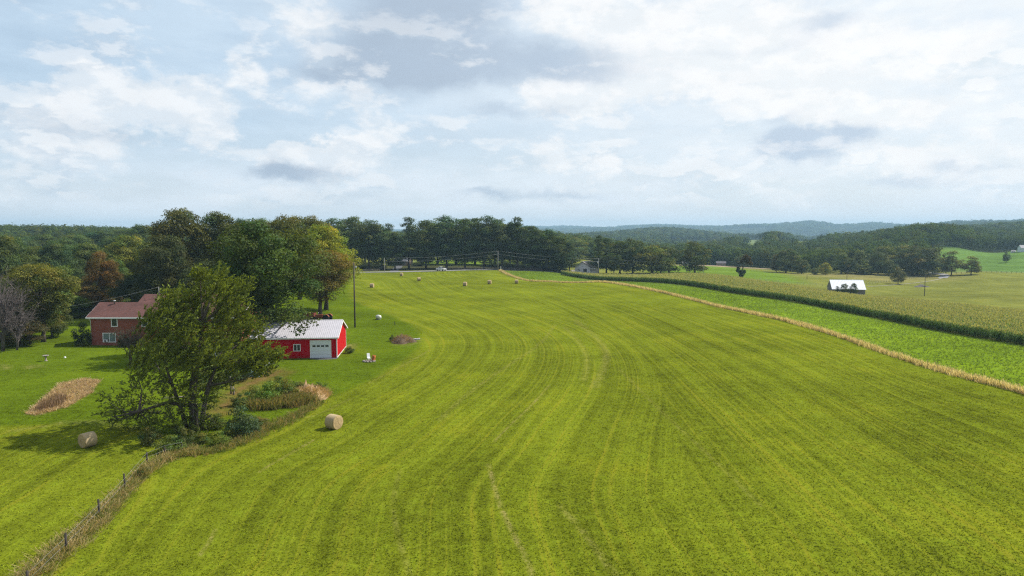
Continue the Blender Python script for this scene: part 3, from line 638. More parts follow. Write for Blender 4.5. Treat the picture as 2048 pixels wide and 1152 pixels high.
# valley trees ----------------------------------------------------------
G5 = 'trees in the right hand valley'
VT = [('valley_a',1572,498,52,452,(.042,.060,.024),'dark broad tree at the valley floor left of the barn'),('valley_b',1553,508,26,455,(.066,.066,.030),'thin brownish tree beside the dark broad valley tree'),
 ('valley_a',1604,518,30,446,(.052,.072,.030),'small grey green tree left of the yellow green bush'),('valley_a',1651,525,26,440,(.120,.140,.026),'round bright yellow green small tree above the barn roof'),
 ('valley_a',1630,536,16,438,(.05,.07,.03),'dark little bush left of the bright yellow green tree'),
 ('valley_c',1683,506,38,452,(.052,.078,.032),'slim grey green tree above the barn roof'),('valley_b',1662,506,36,470,(.036,.058,.026),'dark tree behind the bright yellow green one'),
 ('valley_c',1720,500,40,450,(.058,.080,.030),'pointed tree above the right half of the barn roof'),('valley_a',1697,515,34,446,(.048,.070,.028),'bushy tree left of the pointed one'),('valley_a',1728,530,42,440,(.056,.078,.026),'low spreading bush below the pointed tree'),
 ('valley_b',1762,492,62,462,(.060,.078,.026),'pale topped tree between the pointed and the large round tree'),('valley_a',1757,503,38,442,(.042,.062,.026),'dark tree standing on the dry grass'),('valley_b',1780,520,36,432,(.042,.060,.026),'small dark tree with trunk on the dry grass edge'),
 ('valley_b',1812,490,60,458,(.066,.080,.028),'yellowish tree behind the largest valley tree'),('valley_a',1836,492,86,436,(.038,.052,.022),'largest round dark tree in the valley'),('valley_a',1866,504,44,446,(.046,.058,.026),'brownish green tree by the lane bend'),
 ('valley_b',1798,534,28,372,(.066,.076,.034),'small lone tree on the pasture left of the debris heap'),
 ('valley_b',1904,501,40,432,(.052,.064,.024),'tree with bare trunk just right of the lane bend'),('valley_b',1888,507,18,452,(.040,.060,.024),'slender tree standing behind the lane'),('valley_b',1943,512,38,428,(.058,.066,.024),'spreading round tree on the pasture fence line'),
 ('valley_b',2012,503,15,520,(.034,.050,.026),'little dark lone tree on the far green slope'),('valley_a',1480,512,30,540,(.04,.058,.026),'dark tree beyond the leaning one'),
 ('valley_a',1430,488,60,610,DK,'dark mass tree behind the red bank'),('valley_b',1470,494,50,600,BLU,'bluish tree behind the red bank'),('valley_a',1520,496,50,590,BLU,'bluish broad tree right of the leaning one'),('valley_a',1545,498,46,560,DK,'dark tree at the dry grass corner'),('valley_b',1360,486,46,600,BLU,'hazy tree between the roadside row and the lone dark tree'),
 ('valley_a',1150,474,56,520,(.060,.084,.030),'pale green tree behind the white gabled house'),('valley_a',1125,470,50,540,MID,'green tree left behind the white gabled house'),('valley_a',1178,480,46,540,MID,'green tree right behind the white gabled house')]
for a in VT: tree(*a, group=G5)

# leaning tree with a side shoot near the corn --------------------------------
def lean_tree():
    Y = 352; x = xof(1483, Y); zg = h1(x, Y); r = np.random.default_rng(77); s_ = Y / F
    o = empty('leaning_tree', (x, Y, zg), 0, 'leaning tree with brownish top and leafy foot behind the corn', 'tree')
    mb = MB(); mb.tube([(0, 0, -.3), (.3, 0, 3.5), (1.2, 0, 5.6), (3.4, 0, 7.2), (4.2, 0, 9)], [.4, .34, .3, .2, .1], 7)
    mb.tube([(.8, 0, 5), (.6, 0, 7), (1.6, 0, 9)], [.24, .16, .06], 6); mb.build('trunk', M_BARK, o)
    cl = [(2.6,0,9.4,2.0),(1.0,0,9.2,1.8),(3.8,.5,8.0,1.8),(4.8,0,6.9,1.2),(1.8,-.8,10.6,1.5),(2.8,.8,8.2,1.8),(.2,.3,8.2,1.2),(3.4,-.5,9.6,1.4)]
    low = [(-1.6,0,4.4,1.0),(-.6,0,2.6,1.3),(.7,.3,1.6,1.4),(1.5,0,2.8,1.1),(-2.0,0,3.3,.8),(0,0,1.0,1.3)]
    Q = []; Tn = []
    for (a, b_, c_, k) in cl + low:
        nl = 260; dv = unit(r.normal(size=(nl, 3))); pt = np.array([a, b_, c_]) + dv * k * r.uniform(.4, 1, (nl, 1))
        Q.append(leaf_quads(pt, dv + r.normal(size=pt.shape) * .6, .5 * r.uniform(.7, 1.3, nl), .35 * r.uniform(.7, 1.3, nl), r))
        b0 = np.array([1.25, .85, .9]) if c_ > 5 else np.array([.8, 1.0, .8]); Tn.append(b0 * r.uniform(.7, 1.3, (nl, 1)))
    cr = quads('crown', np.concatenate(Q), np.concatenate(Tn), M_LEAF, o); cr.color = (.072, .078, .022, 1)
lean_tree()

# windblown hero tree -------------------------------------------------------
def hero():
    r = np.random.default_rng(5); Y0 = 68.5; b0 = gp(388, 862)
    o = empty('windblown_tree', b0, 0, 'windblown olive tree with silvery leaf tips standing at the fence line', 'tree')
    # (px, py, rx, ry, dY)
    lob = [(440,556,30,26,0),(412,575,42,34,1.5),(455,592,40,34,-1),(385,600,38,30,0),(425,625,58,40,2),(470,630,46,34,0),(360,640,48,34,-1.5),(315,660,40,30,0),(395,665,60,40,-2.5),(450,672,58,38,2),
           (496,688,38,26,.5),(524,704,28,20,-.5),(552,708,20,16,0),(526,732,30,16,-.5),(300,705,48,36,1),(350,712,56,40,-3),(410,722,60,40,0),(470,722,50,32,2),(500,735,36,22,-1),(270,735,34,26,0),(310,755,48,34,-2),
           (360,772,52,38,-1.5),(405,775,46,38,2.5),(270,785,40,28,0),(240,812,34,20,-1),(225,836,24,14,-1),(290,815,40,24,-.5),(330,815,44,26,1.5),(445,765,36,24,0),(265,842,34,12,-.5),(375,640,40,36,3.5),(330,690,44,34,3.5),(440,700,50,34,-3.5),(345,600,22,18,.5),(300,630,22,16,1),(400,545,16,10,0),(345,595,34,24,1.5),(480,572,30,22,.5),(335,622,36,24,-1),(500,650,34,24,1),(355,800,40,28,-2.5),(405,808,26,24,-2),(345,845,34,20,-2.5),(395,845,24,18,-3),(300,852,30,16,-2),(508,716,30,20,-1.5),(220,805,22,14,.5)]
    px_c = F / Y0; tw = []; cl = []
    for (a, b_, rx, ry, dY) in lob:
        c_ = at(a, b_, Y0 + dY) - b0; cl.append((c_, rx / px_c, ry / px_c))
    Q = []; Tn = []; twg = MB(); br = MB()
    # trunk and stems
    br.tube([(0, 0, -.4), (.05, 0, 1.6), (-.1, .1, 3.6), (.2, .2, 5.6), (.5, .2, 8), (1.2, .2, 11), (2.2, .2, 13.6)], [.62, .42, .38, .33, .26, .16, .05], 10)
    br.tube([(.5, .3, -.3), (.9, .3, 2), (1.4, .5, 4.5), (2.6, .5, 7.2), (4.4, .4, 8.6)], [.3, .24, .2, .14, .05], 7)
    br.tube([(-.5, -.2, -.3), (-1.0, -.3, 2.2), (-1.8, -.5, 5), (-2.6, -.6, 8)], [.26, .2, .15, .05], 7)
    br.tube([(-.1, 0, 2.6), (-2.4, -.4, 3.0), (-5, -.8, 2.2), (-7.6, -1, 1.7)], [.22, .17, .12, .05], 6)
    tr_pts = [Vector((-.1, .1, 3.6)), Vector((.2, .2, 5.6)), Vector((.5, .2, 8)), Vector((1.4, .5, 4.5)), Vector((-1.8, -.5, 5)), Vector((2.6, .5, 7.2)), Vector((-2.4, -.4, 3)), Vector((1.2, .2, 11)), Vector((-5, -.8, 2.2))]
    for c_, rx, ry in cl:
        s_ = min(tr_pts, key=lambda q: (q - c_).length + (3 if q.z > c_.z + .5 else 0))
        m_ = s_.lerp(c_, .55) + Vector((r.normal() * .2, r.normal() * .3, -.1 * (c_ - s_).length))
        L_ = (c_ - s_).length; br.tube([s_, m_, c_], [.05 + .018 * L_, .035 + .008 * L_, .015], 5, False)
        wind = np.array([.62, 0, .60]) if c_.z > 6 else (np.array([.3, 0, .35]) if c_.z > 4 else np.array([-.25 if c_.x < -3 else .2, 0, .05]))
        ntw = int(46 * (rx * ry) / 3.2) + 18
        if c_.x < -3.2 and c_.z < 6.5: ntw = int(ntw * (.38 if c_.x < -4.8 else .5))
        elif c_.z < 5.0: ntw = int(ntw * .5)
        cv = np.array(c_)
        for _ in range(ntw):
            dv = unit(r.normal(size=3)); p0 = cv + dv * np.array([rx, max(rx, ry) * .85, ry]) * r.uniform(.25, .95) - wind * .75
            dr = unit(wind * 1.7 + dv * .40 + r.normal(size=3) * .26); ln = r.uniform(.8, 1.8); k = 22
            tt = r.random(k); pt = p0 + dr * ln * tt[:, None] + r.normal(size=(k, 3)) * .09 + np.array([0, 0, -.10]) * (tt[:, None] ** 2)
            nn = np.cross(dr, r.normal(size=(k, 3))) + np.array([.0, 0, .3])
            n_ = unit(nn); a_ = unit(dr + r.normal(size=(k, 3)) * .45); a_ = unit(a_ - n_ * (a_ * n_).sum(-1, keepdims=True)); b2 = np.cross(n_, a_)
            Ls = r.uniform(.20, .36, (k, 1)); Ws = Ls * r.uniform(.36, .58, (k, 1))
            Q.append(np.stack([pt - a_ * Ls * .5, pt - b2 * Ws * .5, pt + a_ * Ls * .5, pt + b2 * Ws * .5], 1))
            v = r.uniform(.70, 1.2) * r.uniform(.75, 1.25, (k, 1)); tip = (tt[:, None] > .7) * r.random((k, 1)) * .55
            Tn.append(np.hstack([v * (1 + tip), v * (1 + tip), v * (1 + tip * 1.3)]))
            if r.random() < .35: br.tube([tuple(p0 - dr * .35), tuple(p0 + dr * ln * .8)], [.014, .006], 3, False)
    br.build('trunk', M_BARK, o)
    cr = quads('crown', np.concatenate(Q), np.concatenate(Tn), M_LEAF, o); cr.color = (.142, .174, .025, 1)
    dead = MB()
    for _ in range(26):
        s_ = Vector((r.uniform(.1, 1.2), -.3, r.uniform(1.2, 3.2))); e = s_ + Vector((r.uniform(.4, 2.4), r.uniform(-1.2, .2), -r.uniform(.3, 1.6)))
        dead.tube([s_, s_.lerp(e, .5) + Vector((0, 0, .25)), e], [.03, .022, .01], 4, False)
    d_ = dead.build('dead_branches', M_DEADWOOD, o); d_['label'] = 'bare grey drooping branches at the foot of the trunk'
hero()

# bare, twiggy trees ---------------------------------------------------------
def bare_tree(name, pos, Hh, spread, seed, m, label, nb=16, leaves=0, lc=(.05,.07,.03), lean=0, rad=.14, up=.7):
    r = np.random.default_rng(seed); o = empty(name, pos, 0, label, 'tree'); mb = MB(); tips = []
    mb.tube([(0, 0, -.2), (lean * .3, 0, Hh * .3), (lean, 0, Hh * .55)], [rad * 1.3, rad, rad * .5], 7)
    def grow(p0, dr, ln, rr, lev):
        p1 = p0 + dr * ln * .5 + Vector(r.normal(size=3)) * ln * .06; p2 = p1 + (dr + Vector(r.normal(size=3)) * .25).normalized() * ln * .5
        mb.tube([p0, p1, p2], [rr, rr * .7, rr * .4], 4 if lev else 5, False); tips.append(p2)
        if lev < 2:
            for _ in range(4): grow(p0.lerp(p2, r.uniform(.35, 1)), (dr + Vector(r.normal(size=3)) * .55).normalized(), ln * r.uniform(.4, .65), rr * .5, lev + 1)
    for i in range(nb):
        f = r.uniform(.12, .55); a_ = r.random() * 6.283; dr = Vector((math.cos(a_) * (1.1 - up), math.sin(a_) * (1.1 - up), up)).normalized()
        grow(Vector((lean * f, 0, Hh * f)), dr, spread * r.uniform(.7, 1.2), rad * .45, 0)
    mb.build('trunk', m, o)
    if leaves:
        tp = np.array([tuple(q) for q in tips]); pt = tp[r.integers(0, len(tp), leaves)] + r.normal(size=(leaves, 3)) * spread * .12
        cr = quads('crown', leaf_quads(pt, r.normal(size=pt.shape), r.uniform(.1, .22, leaves), r.uniform(.06, .13, leaves), r), r.uniform(.7, 1.3, (leaves, 1)) * np.ones((1, 3)), M_LEAF, o); cr.color = (*lc, 1)
    return o
bare_tree('bare_tree', gp(262, 732), 6.6, 2.2, 3, M_BARK, 'small half bare twiggy tree on the lawn before the brick house', 16, 1500, (.07,.075,.045), rad=.2)
M_GREYT = simple('grey_twigs', (.135, .112, .108), .95, .3, 2)
bare_tree('bare_tree', gp(6, 702), 12.5, 4.6, 4, M_GREYT, 'bare grey tree with fan of pale branches at the lawn corner', 46, 0, lean=1.2, rad=.22, up=.75)
bare_tree('bare_tree', gp(34, 700), 8.0, 3.4, 14, M_GREYT, 'grey twiggy tree between the tall bare tree and the low thicket', 34, 250, (.07,.06,.04), lean=.8, rad=.15, up=.65)
bare_tree('bare_tree', gp(60, 690), 5.0, 2.8, 9, M_GREYT, 'low bare purplish grey thicket beside the tall bare tree', 24, 300, (.06,.05,.03), rad=.1, up=.6)

# shrubs ---------------------------------------------------------------
def shrub(px, pybase, wpx, hpx, colr, label, kind='shrub', name='shrub', group='shrubs and brush at the fence corner', rot=None):
    g = gp(px, pybase); d_ = PROTO[kind]; Y = g.y
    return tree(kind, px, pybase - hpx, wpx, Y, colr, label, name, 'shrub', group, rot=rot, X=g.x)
shrub(488, 868, 78, 58, (.036,.066,.034), 'bluish dark shrub at the hay field edge right of the windblown tree')
shrub(535, 808, 60, 46, (.060,.105,.018), 'bright green rounded shrub left of the straw heap')
shrub(575, 800, 44, 42, (.066,.088,.020), 'olive green shrub between the bright shrub and the straw heap', 'shrub_b')
shrub(462, 872, 44, 30, (.070,.098,.018), 'low yellowish shrub left of the bluish one', 'shrub_b')
shrub(440, 890, 44, 28, (.062,.095,.018), 'low leafy shrub nearest the foot of the windblown tree')
shrub(340, 905, 60, 34, (.056,.090,.018), 'tangled green shrub below the left bough of the windblown tree')
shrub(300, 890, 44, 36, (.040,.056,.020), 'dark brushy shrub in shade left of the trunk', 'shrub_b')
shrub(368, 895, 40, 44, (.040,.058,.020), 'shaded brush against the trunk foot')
shrub(285, 958, 26, 28, (.074,.080,.024), 'small weedy shrub in the fence row above the posts', 'shrub_b')
shrub(640, 778, 30, 10, (.048,.092,.018), 'low green weeds right of the straw heap')
shrub(700, 706, 20, 14, (.052,.088,.026), 'green weed clump beside the sunny garage end', 'shrub_b')
shrub(786, 682, 16, 13, (.030,.052,.018), 'dark shrub at the left end of the brush pile')
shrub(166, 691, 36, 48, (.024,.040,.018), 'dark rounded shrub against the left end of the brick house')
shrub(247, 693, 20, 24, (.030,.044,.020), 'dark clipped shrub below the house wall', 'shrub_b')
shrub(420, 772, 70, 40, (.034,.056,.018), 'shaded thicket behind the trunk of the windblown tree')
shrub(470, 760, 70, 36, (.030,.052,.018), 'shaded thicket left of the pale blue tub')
shrub(508, 800, 40, 30, (.058,.088,.020), 'yellowish leafy shrub at the upper end of the bare soil', 'shrub_b')
shrub(556, 778, 40, 26, (.052,.086,.020), 'leafy shrub above the brown weedy heap')
shrub(602, 782, 34, 20, (.060,.082,.026), 'dull green weeds leaning on the straw heap', 'shrub_b')
shrub(432, 856, 46, 30, (.056,.084,.020), 'green scrub between the trunk and the yellowish low shrub')
shrub(522, 852, 44, 18, (.070,.078,.026), 'brownish low scrub right of the bluish shrub', 'shrub_b')
shrub(478, 812, 34, 26, (.044,.070,.020), 'dark green scrub below the dead stems')
shrub(405, 886, 40, 22, (.064,.090,.022), 'pale green scrub in front of the trunk foot', 'shrub_b')
shrub(1155, 543, 12, 6, (.016,.024,.014), 'dark hedge before the white gable wall')

# ------------------------------------------------------------------ stuff: far woods
def lumps(pts, hts, wds, nq, size, cols, name, label=None):
    r = rng; N = len(pts); dv = unit(r.normal(size=(N, nq, 3))); dv[:, :, 2] = np.where(r.random((N, nq)) < .7, np.abs(dv[:, :, 2]), dv[:, :, 2])
    bump = 1 + .22 * np.sin(dv[:, :, :1] * 5 + r.random((N, 1, 1)) * 6) * np.cos(dv[:, :, 2:] * 6 + dv[:, :, 1:2] * 4 + r.random((N, 1, 1)) * 6)
    c_ = pts[:, None] + dv * bump * np.stack([wds * .5, wds * .5, hts * .48], -1)[:, None] * r.uniform(.75, 1.05, (N, nq, 1)) + np.array([0, 0, 1]) * (hts * .52)[:, None, None]
    c_ = c_.reshape(-1, 3); nrm = dv.reshape(-1, 3) * .9 + np.array([0, 0, .25]) + r.normal(size=c_.shape) * .22
    sz = (size * r.uniform(.7, 1.35, len(c_)))
    Q = leaf_quads(c_, nrm, sz, sz * .75, r); tn = np.repeat(cols, nq, 0) * r.uniform(.86, 1.14, (len(c_), 1))
    o = quads(name, Q, tn, M_WOOD); o.color = (1, 1, 1, 1)
    return tag(o, label, None, None, 'stuff')
def scatter(pxr, Yr, per_m2, cond=None):
    u0, u1 = [(q - CX) / F for q in pxr]; area = (u1 - u0) * (Yr[1] ** 2 - Yr[0] ** 2) / 2; N = int(area * per_m2)
    Y = np.sqrt(rng.uniform(Yr[0] ** 2, Yr[1] ** 2, N)); u = rng.uniform(u0, u1, N); x = u * Y
    z = H(x, Y); px = u * F + CX
    py = CY - F * ((z - CAMZ) * math.cos(PITCH) + Y * math.sin(PITCH)) / (Y * math.cos(PITCH) - (z - CAMZ) * math.sin(PITCH))
    ok = np.ones(N, bool)
    for (a, b, sx, sy) in FARF: ok &= (((px - a) / sx) ** 2 + ((py - b) / sy) ** 2) > 1.0
    if cond is not None: ok &= cond(px, Y, x)
    return np.stack([x, Y, z - .5], -1)[ok]
PAL = np.array([DK, MID, (.046,.072,.020), BLU, (.062,.078,.022), (.040,.064,.020)]) * np.array([1.35, 1.22, .85])
def pal(N): return PAL[rng.integers(0, len(PAL), N)] * rng.uniform(.75, 1.6, (N, 1))
def rf_free(px, Y, x): return ~inside(x, Y, RFIELD)
p1 = scatter((-250, 430), (235, 520), 1 / 70.); lumps(p1, rng.uniform(12, 17, len(p1)), rng.uniform(8, 13, len(p1)), 420, .9, pal(len(p1)), 'left_woodland', 'mixed green woodland filling the hollow behind the left wood')
p2 = scatter((-250, 1180), (520, 1000), 1 / 95., lambda px, Y, x: (px < 430) | (Y > 470 + 60 * (px > 1000)))
lumps(p2, rng.uniform(13, 18, len(p2)), rng.uniform(9, 14, len(p2)), 130, 1.7, pal(len(p2)), 'ridge_woodland', 'hazy wooded ridge on the skyline over the left wood')
p3 = scatter((1150, 2300), (470, 1000), 1 / 85., lambda px, Y, x: rf_free(px, Y, x) & ~((Y > 840) & (((px > 1478) & (px < 1532)) | ((px > 1548) & (px < 1640)))) & (Y > np.interp(px, [1150,1300,1400,1560,1600,1830,1900,1960,1985,2300], [560,590,600,520,474,474,520,560,690,690])))
lumps(p3, rng.uniform(12, 17, len(p3)), rng.uniform(9, 14, len(p3)), 170, 1.6, pal(len(p3)), 'hill_woodland', 'dark wooded hill filling the right of the valley')
p4 = scatter((900, 2300), (1000, 3000), 1 / 330., lambda px, Y, x: (np.sin(x / 90.) * np.sin(Y / 140.) < .62)); lumps(p4, rng.uniform(12, 18, len(p4)), rng.uniform(15, 24, len(p4)), 56, 4.5, pal(len(p4)), 'distant_woodland', 'blue green wooded hill beyond the valley')
p5 = scatter((950, 2300), (3000, 8100), 1 / 2000., lambda px, Y, x: (np.sin(x / 190.) * np.sin(Y / 310.) < .72)); lumps(p5, rng.uniform(16, 26, len(p5)), rng.uniform(32, 54, len(p5)), 34, 12.0, pal(len(p5)), 'horizon_woodland', 'pale blue wooded hills along the horizon')

# ------------------------------------------------------------------ stuff: crops and rough grass
def blades(pts, h_, w_, cols, k, lean=.35, wind=(0, 0, 0), r=rng):
    N = len(pts); h_ = np.broadcast_to(h_, N); p_ = np.repeat(pts, k, 0) + np.concatenate([r.normal(size=(N * k, 2)) * np.repeat(h_, k)[:, None] * .22, np.zeros((N * k, 1))], 1)
    hh = np.repeat(h_, k) * r.uniform(.6, 1.15, N * k); a_ = r.random(N * k) * 6.283
    side = np.stack([np.cos(a_), np.sin(a_), np.zeros(N * k)], -1) * (w_ * r.uniform(.7, 1.3, N * k))[:, None]
    top = p_ + (np.array([0, 0, 1]) + np.concatenate([r.normal(size=(N * k, 2)) * lean, np.zeros((N * k, 1))], 1) + np.array(wind)) * hh[:, None]
    Q = np.stack([p_ - side * .6, p_ + side * .6, top + side * .5, top - side * .5], 1)
    return Q, np.repeat(cols, k, 0) * r.uniform(.72, 1.28, (N * k, 1))
def along_line(L, N, wd, r=rng):
    L = np.asarray(L, float); sg = np.hypot(*(L[1:] - L[:-1]).T); cs_ = np.concatenate([[0], np.cumsum(sg)]); s_ = r.random(N) * cs_[-1]
    i = np.clip(np.searchsorted(cs_, s_) - 1, 0, len(sg) - 1); f = ((s_ - cs_[i]) / sg[i])[:, None]; q = L[i] * (1 - f) + L[i + 1] * f
    tg = (L[i + 1] - L[i]) / sg[i][:, None]; nn = np.stack([-tg[:, 1], tg[:, 0]], -1); q = q + nn * (r.normal(size=(N, 1)) * wd * .5 * (.6 + .5 * np.sin(s_ / 7.)[:, None] ** 2))
    return np.concatenate([q, H(q[:, 0], q[:, 1])[:, None]], 1)
def mixcol(N, cs_, pr): return np.array(cs_)[rng.choice(len(cs_), N, p=pr)]
# tan weed strip between hay and alfalfa
pts = along_line(STs[(STs[:, 1] > 35)], 11000, .8); pts = pts[(np.abs(pts[:, 0] / pts[:, 1]) < .95)]
Q, tn = blades(pts, rng.uniform(.35, .85, len(pts)), .034, mixcol(len(pts), [(.58,.46,.28),(.70,.58,.38),(.46,.36,.20),(.24,.25,.07)], [.38,.34,.18,.10]), 5, .30)
o = quads('weed_strip', Q, tn, M_DRY); o.color = (1,1,1,1); tag(o, 'tall tan weed strip dividing the mown field from the green crop', kind='stuff')
# rough grass in the fence row at left, and round the brush corner
FROW = np.vstack([[(-27.2, 30)], gpl([(60,1152),(130,1098),(196,1040),(248,985),(292,942)]), gpl([(335,915),(400,900)])])
pts = along_line(FROW, 2000, .95); Q1, t1 = blades(pts, rng.uniform(.2, .62, len(pts)), .024, mixcol(len(pts), [(.40,.31,.16),(.52,.40,.20),(.24,.24,.08),(.13,.17,.035)], [.3,.2,.28,.22]), 7, .75, (.2, 0, 0))
pts = along_line(gpl([(330,915),(430,905),(520,868),(600,828),(640,805)]), 1100, 1.2); Q2, t2 = blades(pts, rng.uniform(.15, .55, len(pts)), .026, mixcol(len(pts), [(.40,.30,.15),(.30,.25,.10),(.18,.20,.05),(.12,.17,.035)], [.2,.25,.3,.25]), 7, .5, (.2, 0, 0))
pts = along_line(gpl([(505,815),(560,812),(612,800)]), 2600, 2.2); Q3, t3 = blades(pts, rng.uniform(.4, 1.1, len(pts)), .03, mixcol(len(pts), [(.30,.22,.10),(.22,.19,.07),(.14,.17,.045)], [.3,.3,.4]), 7, .45, (.15, 0, 0))
o = quads('rough_grass', np.concatenate([Q1, Q2, Q3]), np.concatenate([t1, t2, t3]), M_DRY); o.color = (1,1,1,1); tag(o, 'straw and green rough grass along the post row and brush corner', kind='stuff')
# cut grass blades on the nearer fields, tinted by the same mowing pattern as the sheet they stand on
NG = 250000; Yg = (rng.uniform(36 ** .4, 190 ** .4, NG)) ** 2.5; Ug = rng.uniform(-.80, .80, NG); Xg = Ug * np.maximum(Yg, 40)
jj = np.clip(np.searchsorted(yy, Yg), 0, NY - 1); ii = np.clip(np.searchsorted(uu, Ug), 0, NX - 1); ix = jj * NX + ii
okg = ((mow[ix] > .5) | ((lawn[ix] > .5) & (rng.random(NG) < .6))) & (rng.random(NG) > tan_[ix] * .8) & (ma[ix] < .5) & (rng.random(NG) < np.clip((190 - Yg) / 120, 0, .8)); Xg, Yg, ix = Xg[okg], Yg[okg], ix[okg]
Q, _ = blades(np.stack([Xg, Yg, H(Xg, Yg) - .01], -1), rng.uniform(.04, .08, len(Xg)), .028, np.ones((len(Xg), 3)), 3, .85)
o = quads('cut_grass', Q, np.ones((len(Q), 3)), ground.data.materials[0]); tag(o, 'short cut grass stubble on the near mown field and lawn', kind='stuff')
i3 = np.repeat(ix, 3)
for nm, v in (('rows', rows), ('mow', mow), ('worn', tan_ * .5)): a = o.data.attributes.new(nm, 'FLOAT', 'FACE'); a.data.foreach_set('value', v[i3].astype(np.float32))
a = o.data.attributes.new('gcol', 'FLOAT_COLOR', 'FACE'); a.data.foreach_set('color', np.hstack([gc[i3] * rng.uniform(1.2, 1.9, (len(i3), 1)), np.ones((len(i3), 1))]).astype(np.float32).ravel())
# dry stalks in the old garden bed
def in_poly(pg, per, r=rng):
    pg = np.asarray(pg); lo, hi = pg.min(0), pg.max(0); N = int((hi[0] - lo[0]) * (hi[1] - lo[1]) * per); q = lo + r.random((N, 2)) * (hi - lo); q = q[inside(q[:, 0], q[:, 1], pg)]
    return np.concatenate([q, H(q[:, 0], q[:, 1])[:, None]], 1)
pts = in_poly(gpl([(52,828),(75,832),(135,815),(185,785),(200,762),(170,758),(120,768),(95,790)]), 26)
Q1, t1 = blades(pts, rng.uniform(.10, .38, len(pts)), .03, mixcol(len(pts), [(.58,.43,.27),(.48,.34,.21),(.34,.23,.15)], [.45,.3,.25]), 6, .8)
pts = in_poly(gpl([(68,826),(120,815),(130,800),(112,800)]), 30); Q2, t2 = blades(pts, rng.uniform(.6, 1.0, len(pts)), .035, mixcol(len(pts), [(.24,.16,.11),(.30,.20,.14)], [.6,.4]), 5, .15)
o = quads('dry_stalks', np.concatenate([Q1, Q2]), np.concatenate([t1, t2]), M_DRY); o.color = (1,1,1,1); tag(o, 'withered brown stalks in the old garden bed on the lawn', kind='stuff')
# corn
r = rng; N0 = 62000
bx = r.uniform(20, 165, N0 * 2); by = r.uniform(70, 348, N0 * 2); rowc = np.round((bx + .25 * by) / .76) * .76; bx = rowc - .25 * by + r.normal(size=len(bx)) * .06
ok = inside(bx, by, CORN) & (bx / by < .80) & (bx / by > 0); bx, by = bx[ok], by[ok]; dn = seg_dist(bx, by, CORN_NEAR); dfar = seg_dist(bx, by, CORN_FAR)
keep = (dn < 5) | (r.random(len(bx)) < np.clip(1.3 - by / 500, .4, 1)); bx, by, dn = bx[keep], by[keep], dn[keep]
# a denser stand right at the edge that faces the alfalfa
ed = along_line(smooth_line(CORN_NEAR, 1), 5200, 2.0); eo = inside(ed[:, 0], ed[:, 1], CORN) & (ed[:, 0] / ed[:, 1] < .80)
bx = np.concatenate([bx, ed[eo, 0]]); by = np.concatenate([by, ed[eo, 1]]); dn = np.concatenate([dn, np.full(eo.sum(), 1.)])
bz = H(bx, by); N = len(bx); ph = r.uniform(1.6, 2.15, N); edge = dn < 5
CQ, CTn = [], []
nl = 8
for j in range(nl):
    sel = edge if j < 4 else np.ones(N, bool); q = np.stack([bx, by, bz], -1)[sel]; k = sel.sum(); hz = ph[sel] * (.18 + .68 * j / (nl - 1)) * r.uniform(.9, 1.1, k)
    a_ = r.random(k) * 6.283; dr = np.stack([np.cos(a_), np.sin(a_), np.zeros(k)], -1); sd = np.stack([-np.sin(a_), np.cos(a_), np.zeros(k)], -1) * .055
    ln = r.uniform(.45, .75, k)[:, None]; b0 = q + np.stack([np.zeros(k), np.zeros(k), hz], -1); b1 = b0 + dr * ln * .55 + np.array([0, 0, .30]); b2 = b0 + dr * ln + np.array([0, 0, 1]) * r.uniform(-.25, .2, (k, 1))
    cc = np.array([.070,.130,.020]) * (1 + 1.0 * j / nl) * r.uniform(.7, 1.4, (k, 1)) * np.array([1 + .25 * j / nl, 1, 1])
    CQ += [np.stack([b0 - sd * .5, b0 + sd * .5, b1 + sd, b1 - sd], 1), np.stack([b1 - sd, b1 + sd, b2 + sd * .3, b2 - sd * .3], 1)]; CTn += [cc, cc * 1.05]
q = np.stack([bx, by, bz], -1); up = np.array([0, 0, 1.]); sd = np.array([.02, 0, 0])
qe = q[edge]; he = ph[edge][:, None]; CQ.append(np.stack([qe - sd, qe + sd, qe + sd + up * he, qe - sd + up * he], 1)); CTn.append(np.tile([.075,.10,.028], (len(qe), 1)))
for j in range(4):
    a_ = r.random(N) * 6.283; dr = np.stack([np.cos(a_) * .22, np.sin(a_) * .22, r.uniform(.22, .42, N)], -1); s2_ = np.stack([-np.sin(a_), np.cos(a_), np.zeros(N)], -1) * .035
    b0 = q + up * (ph[:, None] * .98); CQ.append(np.stack([b0 - s2_, b0 + s2_, b0 + dr + s2_ * .6, b0 + dr - s2_ * .6], 1)); CTn.append(np.array([.43,.40,.125]) * r.uniform(.6, 1.3, (N, 1)))
o = quads('corn', np.concatenate(CQ), np.concatenate(CTn), M_CROP); o.color = (1,1,1,1); tag(o, 'standing corn with brown tassels and a dark green edge facing the crop strip', kind='stuff')
# alfalfa
N = 110000; bx = r.uniform(-8, 95, N); by = r.uniform(70, 350, N); ok = inside(bx, by, ALF) & (bx / by < .82); q = np.stack([bx[ok], by[ok], H(bx[ok], by[ok])], -1)
pat = (np.sin(q[:, 0] / 3.1 + q[:, 1] / 9) * np.sin(q[:, 1] / 6.3 - q[:, 0] / 11) + np.sin(q[:, 0] / 7.7 - q[:, 1] / 21))[:, None]
Q, tn = blades(q, rng.uniform(.10, .26, len(q)), .045, np.array([.185,.262,.022]) * (1 + .08 * pat) * np.ones((1, 3)) + np.array([.012,.012,.02]) * np.clip(pat, 0, 2), 4, .7)
o = quads('alfalfa', Q, tn, M_CROP); o.color = (1,1,1,1); tag(o, 'bright green leafy crop strip between the tan weeds and the corn', kind='stuff')

